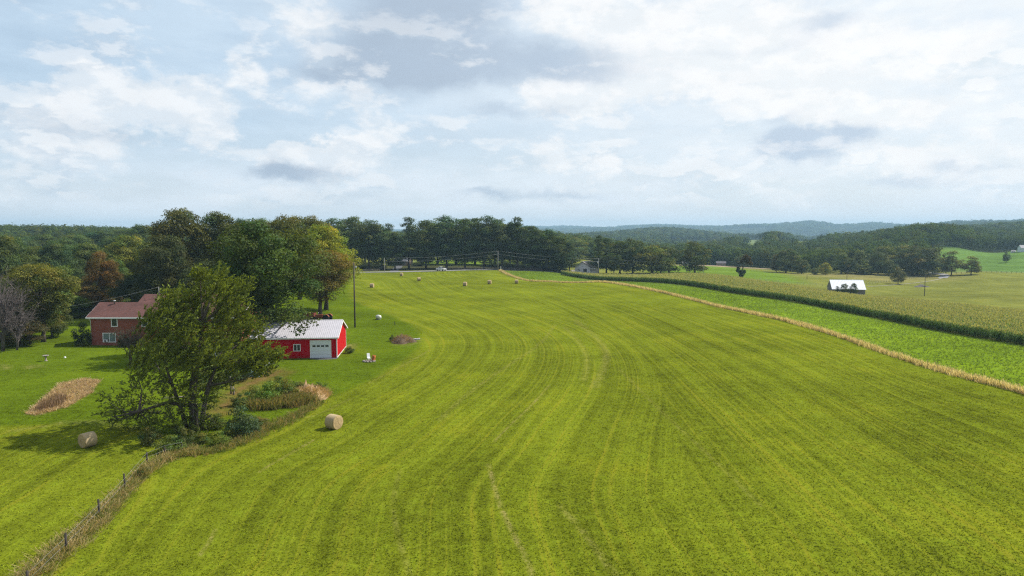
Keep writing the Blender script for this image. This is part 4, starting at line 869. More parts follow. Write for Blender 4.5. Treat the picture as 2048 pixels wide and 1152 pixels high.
# ------------------------------------------------------------------ buildings
def siding(name, c, freq, depth=.6, axis='both', rough=.5, var=.05):
    m, t, p = new_mat(name); o_ = t.obj(); x_, y_, z_ = t.sep(o_)
    wv = t.math('PINGPONG', t.math('ADD', x_, y_), .5 / freq); k = t.ramp(t.math('MULTIPLY', wv, 2 * freq), .25, .5)
    b = t.n.new('ShaderNodeBump'); b.inputs['Strength'].default_value = depth; b.inputs['Distance'].default_value = .03
    t.l.new(k, b.inputs['Height']); t.l.new(b.outputs[0], p.inputs['Normal'])
    nz_ = t.noise(o_, .8, 4); f = t.ramp(nz_, .3, .7, 1 - var, 1 + var, False)
    t.l.new(t.mix(1, (*c, 1), t.comb(f, f, f), 'MULTIPLY'), p.inputs['Base Color']); p.inputs['Roughness'].default_value = rough
    p.inputs['Specular IOR Level'].default_value = .25
    return m
M_RED = siding('red_metal_siding', (.46, .004, .012), 3.3, .6); M_RED.node_tree.nodes['Principled BSDF'].inputs['Specular IOR Level'].default_value = .06
t_ = NT(M_RED.node_tree); p_ = M_RED.node_tree.nodes['Principled BSDF']; src = p_.inputs['Base Color'].links[0].from_socket; zz = t_.sep(t_.obj())[2]
dk_ = t_.math('MULTIPLY', t_.ramp(zz, .75, 0.0, 0, .55), t_.ramp(t_.noise(t_.obj(), 1.6, 5, .65), .35, .65)); t_.l.new(t_.mix(dk_, src, (.16, .045, .03, 1)), p_.inputs['Base Color'])
M_ROOFM = simple('white_metal_roof', (.50, .485, .52), .5, .05, 1.0, spec=.3)
M_DOORW = simple('white_door_panel', (.72, .76, .79), .5, .03)
def brick(name, c1, c2, mortar):
    m, t, p = new_mat(name); b = t.n.new('ShaderNodeTexBrick'); o_ = t.obj(); x_, y_, z_ = t.sep(o_)
    t.l.new(t.comb(t.math('ADD', x_, y_), z_, 0), b.inputs['Vector'])
    for k, v in (('Color1', (*c1, 1)), ('Color2', (*c2, 1)), ('Mortar', (*mortar, 1)), ('Scale', 1.0), ('Mortar Size', .010), ('Brick Width', .21), ('Row Height', .075), ('Bias', -.2)): b.inputs[k].default_value = v
    f = t.ramp(t.noise(o_, .7, 4), .3, .7, .82, 1.15, False); t.l.new(t.mix(1, b.outputs[0], t.comb(f, f, f), 'MULTIPLY'), p.inputs['Base Color']); p.inputs['Roughness'].default_value = .92
    return m
M_BRICK = brick('red_brick', (.30, .060, .030), (.21, .040, .022), (.22, .12, .09))
def shingle(name, c):
    m, t, p = new_mat(name); o_ = t.obj(); b = t.n.new('ShaderNodeTexBrick'); x_, y_, z_ = t.sep(o_)
    t.l.new(t.comb(x_, t.math('MULTIPLY', z_, 2.0), 0), b.inputs['Vector'])
    for k, v in (('Color1', (*[q * 1.15 for q in c], 1)), ('Color2', (*[q * .8 for q in c], 1)), ('Mortar', (*[q * .55 for q in c], 1)), ('Scale', 1.0), ('Mortar Size', .012), ('Brick Width', .32), ('Row Height', .16)): b.inputs[k].default_value = v
    f = t.ramp(t.noise(o_, .45, 5, .65), .3, .7, .72, 1.25, False); t.l.new(t.mix(1, b.outputs[0], t.comb(f, f, f), 'MULTIPLY'), p.inputs['Base Color']); p.inputs['Roughness'].default_value = .95
    return m
M_SHING = shingle('red_brown_shingles', (.125, .052, .042))
def window(parent, x, y, z, wd, ht, mull=1, frame=.09, name='window', out=-1):
    f = MB(); t_ = .06
    y0, y1 = (y - t_, y) if out < 0 else (y, y + t_)
    f.box(x - wd/2, x + wd/2, y0, y1, z, z + frame); f.box(x - wd/2, x + wd/2, y0, y1, z + ht - frame, z + ht)
    f.box(x - wd/2, x - wd/2 + frame, y0, y1, z + frame, z + ht - frame); f.box(x + wd/2 - frame, x + wd/2, y0, y1, z + frame, z + ht - frame)
    for k in range(mull):
        xm = x - wd/2 + wd * (k + 1) / (mull + 1); f.box(xm - frame * .4, xm + frame * .4, y0 + .006, y1, z + frame, z + ht - frame)
    fr = f.build(name, M_WHITE, parent); g = MB(); g.box(x - wd/2 + .02, x + wd/2 - .02, y - .02, y + .01, z + .02, z + ht - .02); g.build('pane', M_GLASS, fr)
    return fr
def gable_roof(x0, x1, y0, y1, ze, zr, ov, th, rib=None):
    mb = MB(); ym = (y0 + y1) / 2; s_ = (zr - ze) / (ym - y0); a, b = y0 - ov, y1 + ov; za = ze - ov * s_
    mb.prism([(a, za), (ym, zr), (b, za), (b, za + th), (ym, zr + th), (a, za + th)], x0, x1, 'x')
    if rib:
        k = int((x1 - x0) / rib)
        for i in range(k + 1):
            xx = x0 + .03 + (x1 - x0 - .06) * i / k
            for (p, q, zp, zq) in ((a, ym, za, zr), (b, ym, za, zr)):
                mb.add([(xx - .02, p, zp + th), (xx + .02, p, zp + th), (xx + .02, q, zq + th), (xx - .02, q, zq + th), (xx - .014, p, zp + th + .035), (xx + .014, p, zp + th + .035), (xx + .014, q, zq + th + .035), (xx - .014, q, zq + th + .035)],
                       [(0,1,5,4),(4,5,6,7),(1,2,6,5),(3,0,4,7),(2,3,7,6)])
        mb.tube([(x0, ym, zr + th - .02), (x1, ym, zr + th - .02)], .10, 8)
    return mb
def garage():
    b0 = gp(674.5, 715.5); o = empty('garage', b0, R(6.0), 'bright red metal garage with white ribbed roof and white overhead door', 'garage')
    L, D, ze, zr = 13.0, 10.3, 3.35, 5.25
    w_ = MB(); w_.prism([(0, -.4), (D, -.4), (D, ze), (D / 2, zr - .02), (0, ze)], -L, 0, 'x'); w_.build('wall', M_RED, o)
    gable_roof(-L - .3, .3, 0, D, ze + .02, zr + .02, .35, .07, .30).build('roof', M_ROOFM, o)
    s_ = (zr - ze) / (D / 2)
    f = MB(); f.box(-L - .3, .3, -.41, -.352, ze - .35 * s_ - .10, ze - .35 * s_ + .08); f.build('gutter', M_WHITE, o)
    g = MB(); g.prism([(-.35, ze - .35 * s_ - .10), (D / 2, zr - .10), (D + .35, ze - .35 * s_ - .10), (D + .35, ze - .35 * s_ + .09), (D / 2, zr + .09), (-.35, ze - .35 * s_ + .09)], .302, .33, 'x'); g.build('barge_board', M_WHITE, o)
    for (x, y) in ((0, 0), (0, D), (-L, 0), (-L, D)):
        c_ = MB(); c_.box(x - .11, x + .03, y - .03 if y < 1 else y - .11, y + .11 if y < 1 else y + .03, -.3, ze - .05); c_.build('corner_trim', M_WHITE, o)
    k = MB(); k.box(.003, .035, .12, D - .12, -.3, .14); k.build('base_trim', M_WHITE, o)
    dx0, dx1, dh = -4.05, -1.0, 2.72
    fr = MB(); fr.box(dx0 - .12, dx0, -.05, 0, -.1, dh); fr.box(dx1, dx1 + .12, -.05, 0, -.1, dh); fr.box(dx0 - .12, dx1 + .12, -.055, 0, dh, dh + .13); fr.build('door_frame', M_WHITE, o)
    dr = MB(); sec = 5
    for i in range(sec):
        z0 = dh * i / sec + .008; z1 = dh * (i + 1) / sec - .008; dr.box(dx0 + .01, dx1 - .01, -.03, -.005, z0, z1)
        if i != sec - 2:
            for j in range(8):
                a = dx0 + .07 + j * (dx1 - dx0 - .14) / 8; dr.box(a + .03, a + (dx1 - dx0 - .14) / 8 - .03, -.042, -.03, z0 + .09, z1 - .09)
    door = dr.build('garage_door', M_DOORW, o)
    for j in range(4):
        a = dx0 + .28 + j * (dx1 - dx0 - .4) / 4; g = MB(); g.box(a, a + .48, -.045, -.03, dh * 3 / 5 + .15, dh * 4 / 5 - .12); g.build('door_window', M_GLASS, door)
    window(o, -6.15, 0, 1.15, 1.12, 1.15, 1, .10)
    a = gp(644, 716.5); ap = MB(); n_ = 22; vs = [(0, 0, 0)]; rr_ = np.random.default_rng(2)
    for i in range(n_):
        t_ = 2 * math.pi * i / n_; q = (2.3 * math.cos(t_) * rr_.uniform(.85, 1.1), 1.25 * math.sin(t_) * rr_.uniform(.85, 1.1)); vs.append((q[0], q[1], 0))
    ap.add([(a.x + .2 + v[0], a.y + .1 + v[1], h1(a.x + v[0], a.y + v[1]) + .02) for v in vs], [(0, i + 1, (i + 1) % n_ + 1) for i in range(n_)])
    tag(ap.build('gravel_apron', simple('dark_gravel', (.10, .10, .105), .95, .35, 3, bump=.5)), kind='structure')
garage()

def house():
    b0 = gp(184, 690.5); o = empty('brick_house', b0, R(0), 'two storey red brick house with red brown shingle roof and white gutter', 'house')
    x1, x2 = 6.6, 26.2; ze = 5.15; sl_ = .52; dA, dB = 7.6, 12.4
    zA, zB = ze + sl_ * dA / 2, ze + sl_ * dB / 2
    w_ = MB(); w_.prism([(0, -.4), (dA, -.4), (dA, ze), (dA / 2, zA - .04), (0, ze)], 0, x1, 'x'); w_.prism([(0, -.4), (dB, -.4), (dB, ze), (dB / 2, zB - .04), (0, ze)], x1 + .003, x2, 'x'); w_.build('wall', M_BRICK, o)
    rf_ = gable_roof(-.55, x1 - .25, 0, dA, ze + .02, zA + .02, .5, .10); rf_.build('roof', M_SHING, o); gable_roof(x1 - .247, x2 + .55, 0, dB, ze + .02, zB + .02, .5, .104).build('roof', M_SHING, o)
    zf = ze - .5 * sl_
    f = MB(); f.box(-.55, x2 + .55, -.60, -.503, zf - .12, zf + .12); f.build('gutter', M_WHITE, o)
    sf = MB(); sf.box(-.5, x2 + .5, -.50, -.003, zf - .08, zf - .04); sf.build('soffit', M_WHITE, o)
    g = MB(); g.prism([(-.5, zf - .05), (dA / 2, zA - .10), (dA + .5, zf - .05), (dA + .5, zf + .12), (dA / 2, zA + .1), (-.5, zf + .12)], -.58, -.552, 'x'); g.build('barge_board', M_WHITE, o)
    g = MB(); g.prism([(-.5, zf - .05), (dB / 2, zB - .10), (dB + .5, zf - .05), (dB + .5, zf + .12), (dB / 2, zB + .1), (-.5, zf + .12)], x2 + .552, x2 + .58, 'x'); g.build('barge_board', M_WHITE, o)
    d_ = MB(); d_.tube([(-.02, -.52, zf - .1), (.0, -.07, zf - .5), (.0, -.07, .15), (.0, -.25, .02)], .06, 8); d_.build('downspout', M_WHITE, o)
    window(o, 4.15, 0, 3.28, 1.15, 1.62, 0, .14); lw = window(o, 3.15, 0, .52, 2.35, 1.70, 1, .13)
    blind = MB(); blind.box(2.1, 3.1, -.028, -.021, 1.15, 2.05); blind.box(3.22, 4.2, -.028, -.021, .7, 2.05); blind.build('blind', simple('grey_green_blind', (.16, .21, .19), .7, .2, 6), lw)
    ac = MB(); ac.box(2.25, 2.95, -.40, -.062, .62, 1.04); a_ = ac.build('window_air_conditioner', M_WHITE, o, .03); gr_ = MB(); gr_.box(2.40, 2.80, -.415, -.401, .70, .96); gr_.build('grille', M_TYRE, a_)
    for wx in (9.5, 13.2, 17.5, 22.0): window(o, wx, 0, 3.28, 1.15, 1.62, 0, .12)
    window(o, 14.0, 0, .55, 1.9, 1.5, 1, .12)
    # sunny end wall: white shuttered window
    ew = MB(); ew.box(x2, x2 + .05, 3.0, 3.35, 1.5, 4.6); ew.box(x2, x2 + .05, 4.6, 4.95, 1.5, 4.6); ew.build('shutter', M_WHITE, o)
    eg = MB(); eg.box(x2, x2 + .03, 3.36, 4.59, 1.5, 4.6); eg.build('end_window', M_GLASS, o)
    v = MB(); v.lathe([(.10, -.3), (.10, .32), (.26, .34), (.26, .44), (.2, .52)], 12, c=(2.4, dA / 2 - .55, zA)); v.build('roof_vent', M_STEEL, o)
    ch_ = MB(); ch_.box(11.7, 12.7, dB / 2 - .9, dB / 2 - .1, zB - .8, zB + .55); chm = ch_.build('chimney', M_BRICK, o)
    cc_ = MB(); cc_.box(11.6, 12.8, dB / 2 - 1.0, dB / 2, zB + .553, zB + .66); cc_.build('chimney_cap', M_STONE, chm)
    m_ = MB(); m_.tube([(9.5, 5.2, zB - .9), (9.5, 5.2, zB + 1.55)], .055, 8); m_.tube([(9.5, 5.2, zB + .9), (10.1, 5.4, zB - .2)], .02, 5); m_.build('service_mast', M_POLEL, o)
    return b0 + Vector((9.5, 5.2, zB + 1.5))
mast = house()

def white_house():
    Y = 378; x = xof(1150, Y); zg = h1(x, Y); o = empty('white_gabled_house', (x, Y, zg), R(-24), 'white gabled house half hidden by trees beyond the field', 'house')
    W, D, ze, zr = 8.6, 15, 3.5, 6.3
    M_W = siding('pale_siding', (.80, .79, .80), 5, .2); M_GR = shingle('grey_shingles', (.34, .30, .28))
    w_ = MB(); w_.prism([(0, -1.5), (W, -1.5), (W, ze), (W / 2, zr - .03), (0, ze)], 0, D, 'y'); w_.build('wall', M_W, o)
    rf_ = MB(); s_ = (zr - ze) / (W / 2); rf_.prism([(-.5, ze - .5 * s_), (W / 2, zr), (W + .5, ze - .5 * s_), (W + .5, ze - .5 * s_ + .14), (W / 2, zr + .14), (-.5, ze - .5 * s_ + .14)], -.4, D + .4, 'y'); rf_.build('roof', M_GR, o)
    bb = MB(); bb.prism([(-.5, ze - .5 * s_ - .05), (W / 2, zr - .12), (W + .5, ze - .5 * s_ - .05), (W + .5, ze - .5 * s_ + .15), (W / 2, zr + .15), (-.5, ze - .5 * s_ + .15)], -.45, -.402, 'y'); bb.build('barge_board', simple('dark_trim', (.10, .10, .10)), o)
    window(o, 5.9, 0, .5, 2.3, 1.9, 1, .1); window(o, 2.4, 0, 1.2, .8, 1.1, 0, .1)
    p_ = MB(); p_.box(W + .01, W + 3.2, 0, 4, -.6, .1)
    for (px_, py_) in ((W + 3.0, .2), (W + 3.0, 3.8), (W + 1.6, .2)): p_.box(px_ - .08, px_ + .08, py_ - .08, py_ + .08, .1, 2.5)
    p_.box(W + .01, W + 3.3, -.1, 4.1, 2.5, 2.66); p_.box(W + .2, W + 3.1, .12, .2, .9, 1.0)
    for k in range(14): p_.box(W + .3 + k * .2, W + .36 + k * .2, .13, .19, .1, .9)
    p_.build('porch', M_WHITE, o)
    rw = MB(); L = [gp(1142, 543), gp(1160, 543), gp(1182, 541)]
    tgw = MB()
    for a, b_ in zip(L[:-1], L[1:]):
        dd = (b_ - a).normalized() * .3; nn = Vector((-dd.y, dd.x, 0))
        tgw.add([a - nn, b_ - nn, b_ + nn, a + nn, a - nn + Vector((0,0,.9)), b_ - nn + Vector((0,0,.9)), b_ + nn + Vector((0,0,.9)), a + nn + Vector((0,0,.9))], [(3,2,1,0),(4,5,6,7),(0,1,5,4),(1,2,6,5),(2,3,7,6),(3,0,4,7)])
    tag(tgw.build('retaining_wall', simple('pale_block', (.42, .38, .36), .9, .2, 1)), 'low pale block retaining wall in front of the white gabled house', 'wall')
white_house()

def barn():
    Y = 303; b0 = Vector((xof(1686, Y), Y, 0)); L, D, ze, zr = 13.4, 11.0, 2.9, 6.4; rz = R(-14)
    x = xof(1733, 300); o = empty('hay_barn', (x, 300, h1(x, 300) - .1), rz, 'weathered grey plank barn with glaring white metal roof', 'barn')
    M_PLK = siding('grey_planks', (.20, .185, .175), 2.5, .8, rough=.95, var=.35)
    w_ = MB(); w_.prism([(0, -.8), (D, -.8), (D, ze), (D / 2, zr - .03), (0, ze)], -L, 0, 'x'); w_.build('wall', M_PLK, o)
    gable_roof(-L - .3, .3, 0, D, ze + .02, zr + .02, .5, .08, .6).build('roof', simple('bright_metal_roof', (.86, .86, .88), .4, .03, spec=.4), o)
    d_ = MB()
    for (a, b_) in ((-9.5, -8.3), (-6.6, -5.2)): d_.box(a, b_, -.03, -.003, -.1, 1.7)
    d_.build('door', simple('dark_opening_boards', (.05, .045, .042), .95, .3), o)
    pl = MB(); pl.box(-7.9, -6.8, -.05, -.003, .3, 1.2); pl.build('shutter', simple('pale_board', (.42, .40, .38), .9), o)
    for px, ytop, wd, lab in ((1677, 572, 12, 'thinnest sapling against the left of the barn eave'), (1691, 567, 17, 'leafy sapling against the middle of the barn eave'), (1709, 566, 18, 'fullest sapling against the right half of the barn wall')):
        tree('valley_a' if wd > 13 else 'valley_c', px, ytop, wd, 294, (.040, .060, .026), lab, 'sapling', 'sapling', 'saplings by the barn')
barn()
# far farmhouses
def small_house(px, py, Y, wd, ht, c, lab, roofc=(.30,.29,.30)):
    x = xof(px, Y); z = h1(x, Y); o = empty('farmhouse', (x, Y, z), R(-15), lab, 'house', 'far farmhouses')
    w_ = MB(); w_.prism([(0, -2), (wd * .7, -2), (wd * .7, ht * .6), (wd * .35, ht), (0, ht * .6)], 0, wd, 'x'); w_.build('wall', simple('far_wall', c), o)
    gable_roof(-.3, wd + .3, 0, wd * .7, ht * .6 + .02, ht + .02, .3, .12).build('roof', simple('far_roof', roofc), o)
    for k in (.25, .7): window(o, wd * k, 0, ht * .2, 1.0, 1.2, 0, .1)
small_house(2041, 497, 600, 11, 6, (.62,.66,.70), 'pale blue white house at the right photo edge on the far slope')
small_house(2022, 498, 610, 3.2, 2.2, (.6,.6,.6), 'tiny white shed left of the pale far slope house')
small_house(1364, 512, 575, 5, 3, (.6,.62,.64), 'pale low house glimpsed between the roadside row and the lone dark tree')
small_house(1433, 522, 572, 7.5, 3.4, (.26,.19,.18), 'pinkish house in shade above the red bank', (.12,.11,.12))
small_house(792, 527, 392, 8, 4.5, (.30,.22,.16), 'tan house glimpsed at the end of the asphalt driveway')

# ------------------------------------------------------------------ bales
def bale_mat():
    m, t, p = new_mat('hay_bale'); o_ = t.obj(); x_, y_, z_ = t.sep(o_)
    rad = t.math('SQRT', t.math('ADD', t.math('MULTIPLY', y_, y_), t.math('MULTIPLY', z_, z_)))
    ring = t.noise(t.comb(t.math('MULTIPLY', rad, 9), 0, t.math('MULTIPLY', x_, 0.6)), 1.6, 4, .7); f = t.noise(o_, 14, 4, .7)
    k = t.math('ADD', t.ramp(ring, .3, .7, -.22, .22), t.ramp(f, .3, .7, -.22, .22)); k = t.math('ADD', k, 1)
    t.l.new(t.mix(1, t.mix(t.noise(o_, 1.1, 3), (.47, .34, .165, 1), (.38, .27, .135, 1)), t.comb(k, k, k), 'MULTIPLY'), p.inputs['Base Color']); p.inputs['Roughness'].default_value = 1
    b = t.n.new('ShaderNodeBump'); b.inputs['Strength'].default_value = .8; b.inputs['Distance'].default_value = .05; t.l.new(f, b.inputs['Height']); t.l.new(b.outputs[0], p.inputs['Normal'])
    return m
M_BALE = bale_mat(); M_NET = simple('net_wrap', (.43, .33, .185), .95, .14, 9, bump=.4)
def bale_proto():
    o = empty('hay_bale', (0, 0, 0)); hl = .63; R0 = .765
    mb = MB(); rr_ = np.random.default_rng(8); ns = 40
    prof = [(.02, -hl - .02), (.3, -hl - .025), (.55, -hl - .01), (.72, -hl + .0), (R0 - .004, -hl + .035), (R0, -.45), (R0 + .004, 0), (R0, .45), (R0 - .004, hl - .035), (.72, hl - .0), (.55, hl + .01), (.3, hl + .025), (.02, hl + .02)]
    mb.lathe(prof, ns, 'x'); vs = []
    for v in mb.v:
        a = math.atan2(v[2], v[1]); q = 1 + .012 * math.sin(3 * a + 1) + .010 * math.sin(7 * a + v[0] * 3); s_ = 1 - .05 * max(0, -math.sin(a)) ** 3
        vs.append((v[0] + rr_.normal() * .008, v[1] * q, v[2] * q * s_))
    mb.v = vs; hb = mb.build('hay', M_BALE, o); hb.data.set_sharp_from_angle(angle=R(32))
    nw = MB(); nw.lathe([(R0 + .012, -hl + .08), (R0 + .018, -.3), (R0 + .018, .3), (R0 + .012, hl - .08), (R0 - .02, hl - .081), (R0 - .02, -hl + .081)], ns, 'x'); nw.sm = [True] * len(nw.sm)
    b = nw.build('net_wrap', M_NET, o); b.data.set_sharp_from_angle(angle=R(32))
    return o
B0 = bale_proto(); BK = [(c, []) for c in children(B0)]
bl = [(668, 857, -30, 'round hay bale out on the mown field, netted, sunny end facing right', .96), (176, 893, 58, 'round hay bale lying in the shadow of the windblown tree', .88), (744, 575, -8, 'small far hay bale nearest the tall pole', .98), (803, 552, -4, 'smallest far hay bale just below the road', .98),
      (838, 562, 18, 'far hay bale below the white pickup, beside dark grass marks', .98), (930, 572, -12, 'far hay bale at the middle of the field rise', .98), (979, 568, -10, 'second far hay bale from the right end of the field rise', .98), (1033, 567, -4, 'far hay bale nearest the tan weed line', .98)]
for i, (px, py, rz, lab, sc_) in enumerate(bl):
    g = gp(px, py); l_ = g + Vector((0, 0, .72 * sc_)); 
    if i == 0: o = B0; o.location = l_; o.rotation_euler = (0, 0, R(rz))
    else: o, _ = copy_tree(B0, BK, l_, R(rz))
    o.scale = (sc_,) * 3; tag(o, lab, 'hay bale', 'round hay bales left on the mown field')

# ------------------------------------------------------------------ poles, wires, fences
def pole(px, pybase, pytop, rad, m, lab, Y=None, lamp=False, cross=0, can=False, name='utility_pole'):
    g = gp(px, pybase) if Y is None else Vector((xof(px, Y), Y, h1(xof(px, Y), Y))); zt = at(px, pytop, g.y).z
    o = empty(name, g, 0, lab, 'pole', 'poles'); hh = zt - g.z; k = MB(); k.tube([(0, 0, -.5), (0, 0, hh * .5), (0, 0, hh)], [rad * 1.15, rad, rad * .75], 9); k.build('shaft', m, o)
    if cross: c_ = MB(); c_.box(-cross, cross, -.06, .06, hh - .75, hh - .6); c_.build('crossarm', m, o)
    if lamp: l_ = MB(); l_.tube([(0, 0, hh - .75), (.3, -.15, hh - .6), (.42, -.2, hh - .72)], .035, 6); l_.lathe([(.06, .12), (.17, .02), (.19, -.18), (.1, -.3)], 10, c=(.45, -.22, hh - .9)); l_.build('yard_lamp', M_STEEL, o)
    if can: c_ = MB(); c_.lathe([(.05, 0), (.26, .02), (.26, .95), (.2, 1.05)], 12, c=(-.38, 0, hh - 2.6)); c_.build('transformer', M_WHITE, o)
    return Vector((g.x, g.y, zt))
pole(710, 655, 525, .155, M_POLE, 'tall dark pole with small yard lamp beside the red garage', lamp=True)
pA = pole(996, 541, 502, .16, M_POLEL, 'pale pole at the field corner before the dark grove', Y=346)
pB = pole(1197, 549, 517, .15, M_POLEL, 'pale pole with white transformer can right of the white house', Y=362, can=True)
pC = pole(1407, 546, 524, .13, M_POLEL, 'thin pale pole against the lone dark round tree', Y=378)
pole(1695, 560, 540, .13, M_POLE, 'pole with short crossarm rising behind the barn roof', Y=345, cross=.8); pole(1852, 592, 552, .14, M_POLE, 'tall bare pole on the pasture beside the debris heap', Y=300)
pole(1615, 561, 548, .12, M_POLE, 'short dark pole in the dry grass left of the barn', Y=380); pE = pole(769, 541, 516, .16, M_POLEL, 'pale pole before the trunks left of the asphalt driveway', Y=336)
def wire(a, b_, sag, rad, lab):
    pts = [a.lerp(b_, i / 14) - Vector((0, 0, sag * 4 * (i / 14) * (1 - i / 14))) for i in range(15)]; k = MB(); k.tube(pts, rad, 4); return tag(k.build('power_line', M_WIRE), lab, 'power line', 'wires')
zoff = Vector((0, 0, -1.6)); 
wire(pE, pA, 1.0, .030, 'upper pale wire left of the field corner pole'); wire(pE + zoff, pA + zoff, 1.2, .030, 'lower pale wire left of the field corner pole')
wire(pA, pB, .9, .030, 'upper pale wire between field corner pole and transformer pole'); wire(pA + zoff, pB + zoff, 1.1, .030, 'lower pale wire between field corner pole and transformer pole')
wire(pB, pC, .8, .026, 'upper thin wire right of the transformer pole'); wire(pB + zoff, pC + zoff, .9, .026, 'lower thin wire right of the transformer pole')
wire(at(-40, 628, 150), mast, 1.2, .022, 'thin service wire running to the brick house mast')
# post row at left, one thing with its wire
def post_fence(name, spots, hts, m, lab, rad=.06, wires=(.5, .9), square=False, group=None, rails=None, wrad=.006):
    o = empty(name, (spots[0].x, spots[0].y, spots[0].z), 0, lab, 'fence', group); b0 = spots[0]; rr_ = np.random.default_rng(3)
    for s_, hh in zip(spots, hts):
        q = s_ - b0; k = MB(); ln = (rr_.normal() * .03, rr_.normal() * .03); k.tube([(q.x, q.y, q.z - .3), (q.x + ln[0], q.y + ln[1], q.z + hh)], [rad, rad * .9], 8); k.build('post', m, o)
    wm = MB()
    for z in wires:
        pts = []
        for s_ in spots: pts.append(s_ - b0 + Vector((0, 0, z)))
        wm.tube(pts, wrad if rails is None else rails, 4)
    wm.build('wire' if rails is None else 'rail', M_WIRE if rails is None else m, o)
    return o
sp = [gp(56, 1180), gp(133, 1104), gp(199, 1036), gp(251, 980), gp(294, 928), gp(330, 912), gp(365, 905)]
post_fence('wire_fence', sp, [1.15, 1.22, 1.35, 1.30, 1.0, .8, .8], M_POST, 'old dark wooden fence posts leading up to the windblown tree', .075, (.55, .95))
def line_spots(a, b_, n_): return [Vector((a[0] + (b_[0] - a[0]) * i / (n_ - 1), a[1] + (b_[1] - a[1]) * i / (n_ - 1), h1(a[0] + (b_[0] - a[0]) * i / (n_ - 1), a[1] + (b_[1] - a[1]) * i / (n_ - 1)))) for i in range(n_)]
M_RAIL = simple('pale_rail', (.30, .26, .22), .95, .3)
post_fence('rail_fence', line_spots((-36, 348), (24, 366), 22), [1.25] * 22, M_RAIL, 'weathered rail fence along the road under the dark grove', .07, (.45, .8, 1.15), rails=.05)
post_fence('rail_fence', line_spots((-90, 336), (-66, 339), 8), [1.2] * 8, M_RAIL, 'short pale fence under the grove left of the driveway', .07, (.5, 1.05), rails=.05)
post_fence('pasture_fence', line_spots((120, 338), (152, 333), 12), [1.2] * 12, M_RAIL, 'low fence running from the leaning tree to the barn', .06, (.5, 1.05), rails=.04)
post_fence('pasture_fence', line_spots((180, 352), (262, 432), 26), [1.2] * 26, M_POST, 'thin fence beside the farm track across the valley', .06, (.5, 1.05), wrad=.015)
post_fence('pasture_fence', line_spots((268, 436), (372, 450), 30), [1.3] * 30, M_POST, 'dark fence line along the far side of the right pasture', .08, (.5, 1.05), wrad=.03)
post_fence('back_fence', line_spots((-107, 165), (-94, 158), 7), [1.3] * 7, M_POLEL, 'pale wire fence behind the house at the wood edge', .045, (.4, .8, 1.2), wrad=.012)
for i, (px, py, lab) in enumerate([(1855, 738, 'thin steel post standing in the tan weed strip'), (1875, 744, 'second thin steel post to the right in the tan weed strip')]):
    g = gp(px, py); k = MB(); k.tube([(0, 0, -.2), (0, 0, 1.5)], .03, 6); q = k.build('steel_post', M_POST); q.location = g; tag(q, lab, 'post', 'posts in the weed strip')
g = Vector((xof(1001.5, 343), 343, h1(xof(1001.5, 343), 343))); k = MB(); k.tube([(0, 0, -.2), (0, 0, 1.5)], .13, 8); k.lathe([(.14, 0), (.16, .9), (.05, 1.15)], 10, c=(0, 0, 1.2)); q = k.build('marker_post', M_WHITE); q.location = g; tag(q, 'white marker post at the foot of the field corner pole', 'post')

# ------------------------------------------------------------------ vehicles
def wheel(parent, x, y, rad, wd, hub=M_STEEL):
    w_ = MB(); w_.lathe([(rad * .62, -wd/2), (rad * .94, -wd/2), (rad, -wd * .3), (rad, wd * .3), (rad * .94, wd/2), (rad * .62, wd/2)], 20, 'y'); t_ = w_.build('wheel', M_TYRE, parent); t_.location = (x, y, rad)
    h_ = MB(); h_.lathe([(.05, -wd * .46), (rad * .62, -wd * .42), (rad * .62, wd * .42), (.05, wd * .46)], 14, 'y'); h_.build('rim', hub, t_); return t_
M_PAINTW = simple('white_paint', (.80, .80, .81), .25, .02, spec=.5); M_PAINTK = simple('black_paint', (.012, .012, .013), .2, .1, spec=.6)
def body_sections(secs, name, m, parent, bevel=.04):
    # secs: (x, half width low, half width high, z low, z high)
    mb = MB(); vs = []; n_ = len(secs)
    for x, a, b_, z0, z1 in secs: vs += [(x, -a, z0), (x, a, z0), (x, b_, z1), (x, -b_, z1)]
    fs = [(3, 2, 1, 0), (4 * n_ - 4, 4 * n_ - 3, 4 * n_ - 2, 4 * n_ - 1)]
    for i in range(n_ - 1):
        for k in range(4): fs.append((4 * i + k, 4 * i + (k + 1) % 4, 4 * i + 4 + (k + 1) % 4, 4 * i + 4 + k))
    mb.add(vs, fs); return mb.build(name, m, parent, bevel)
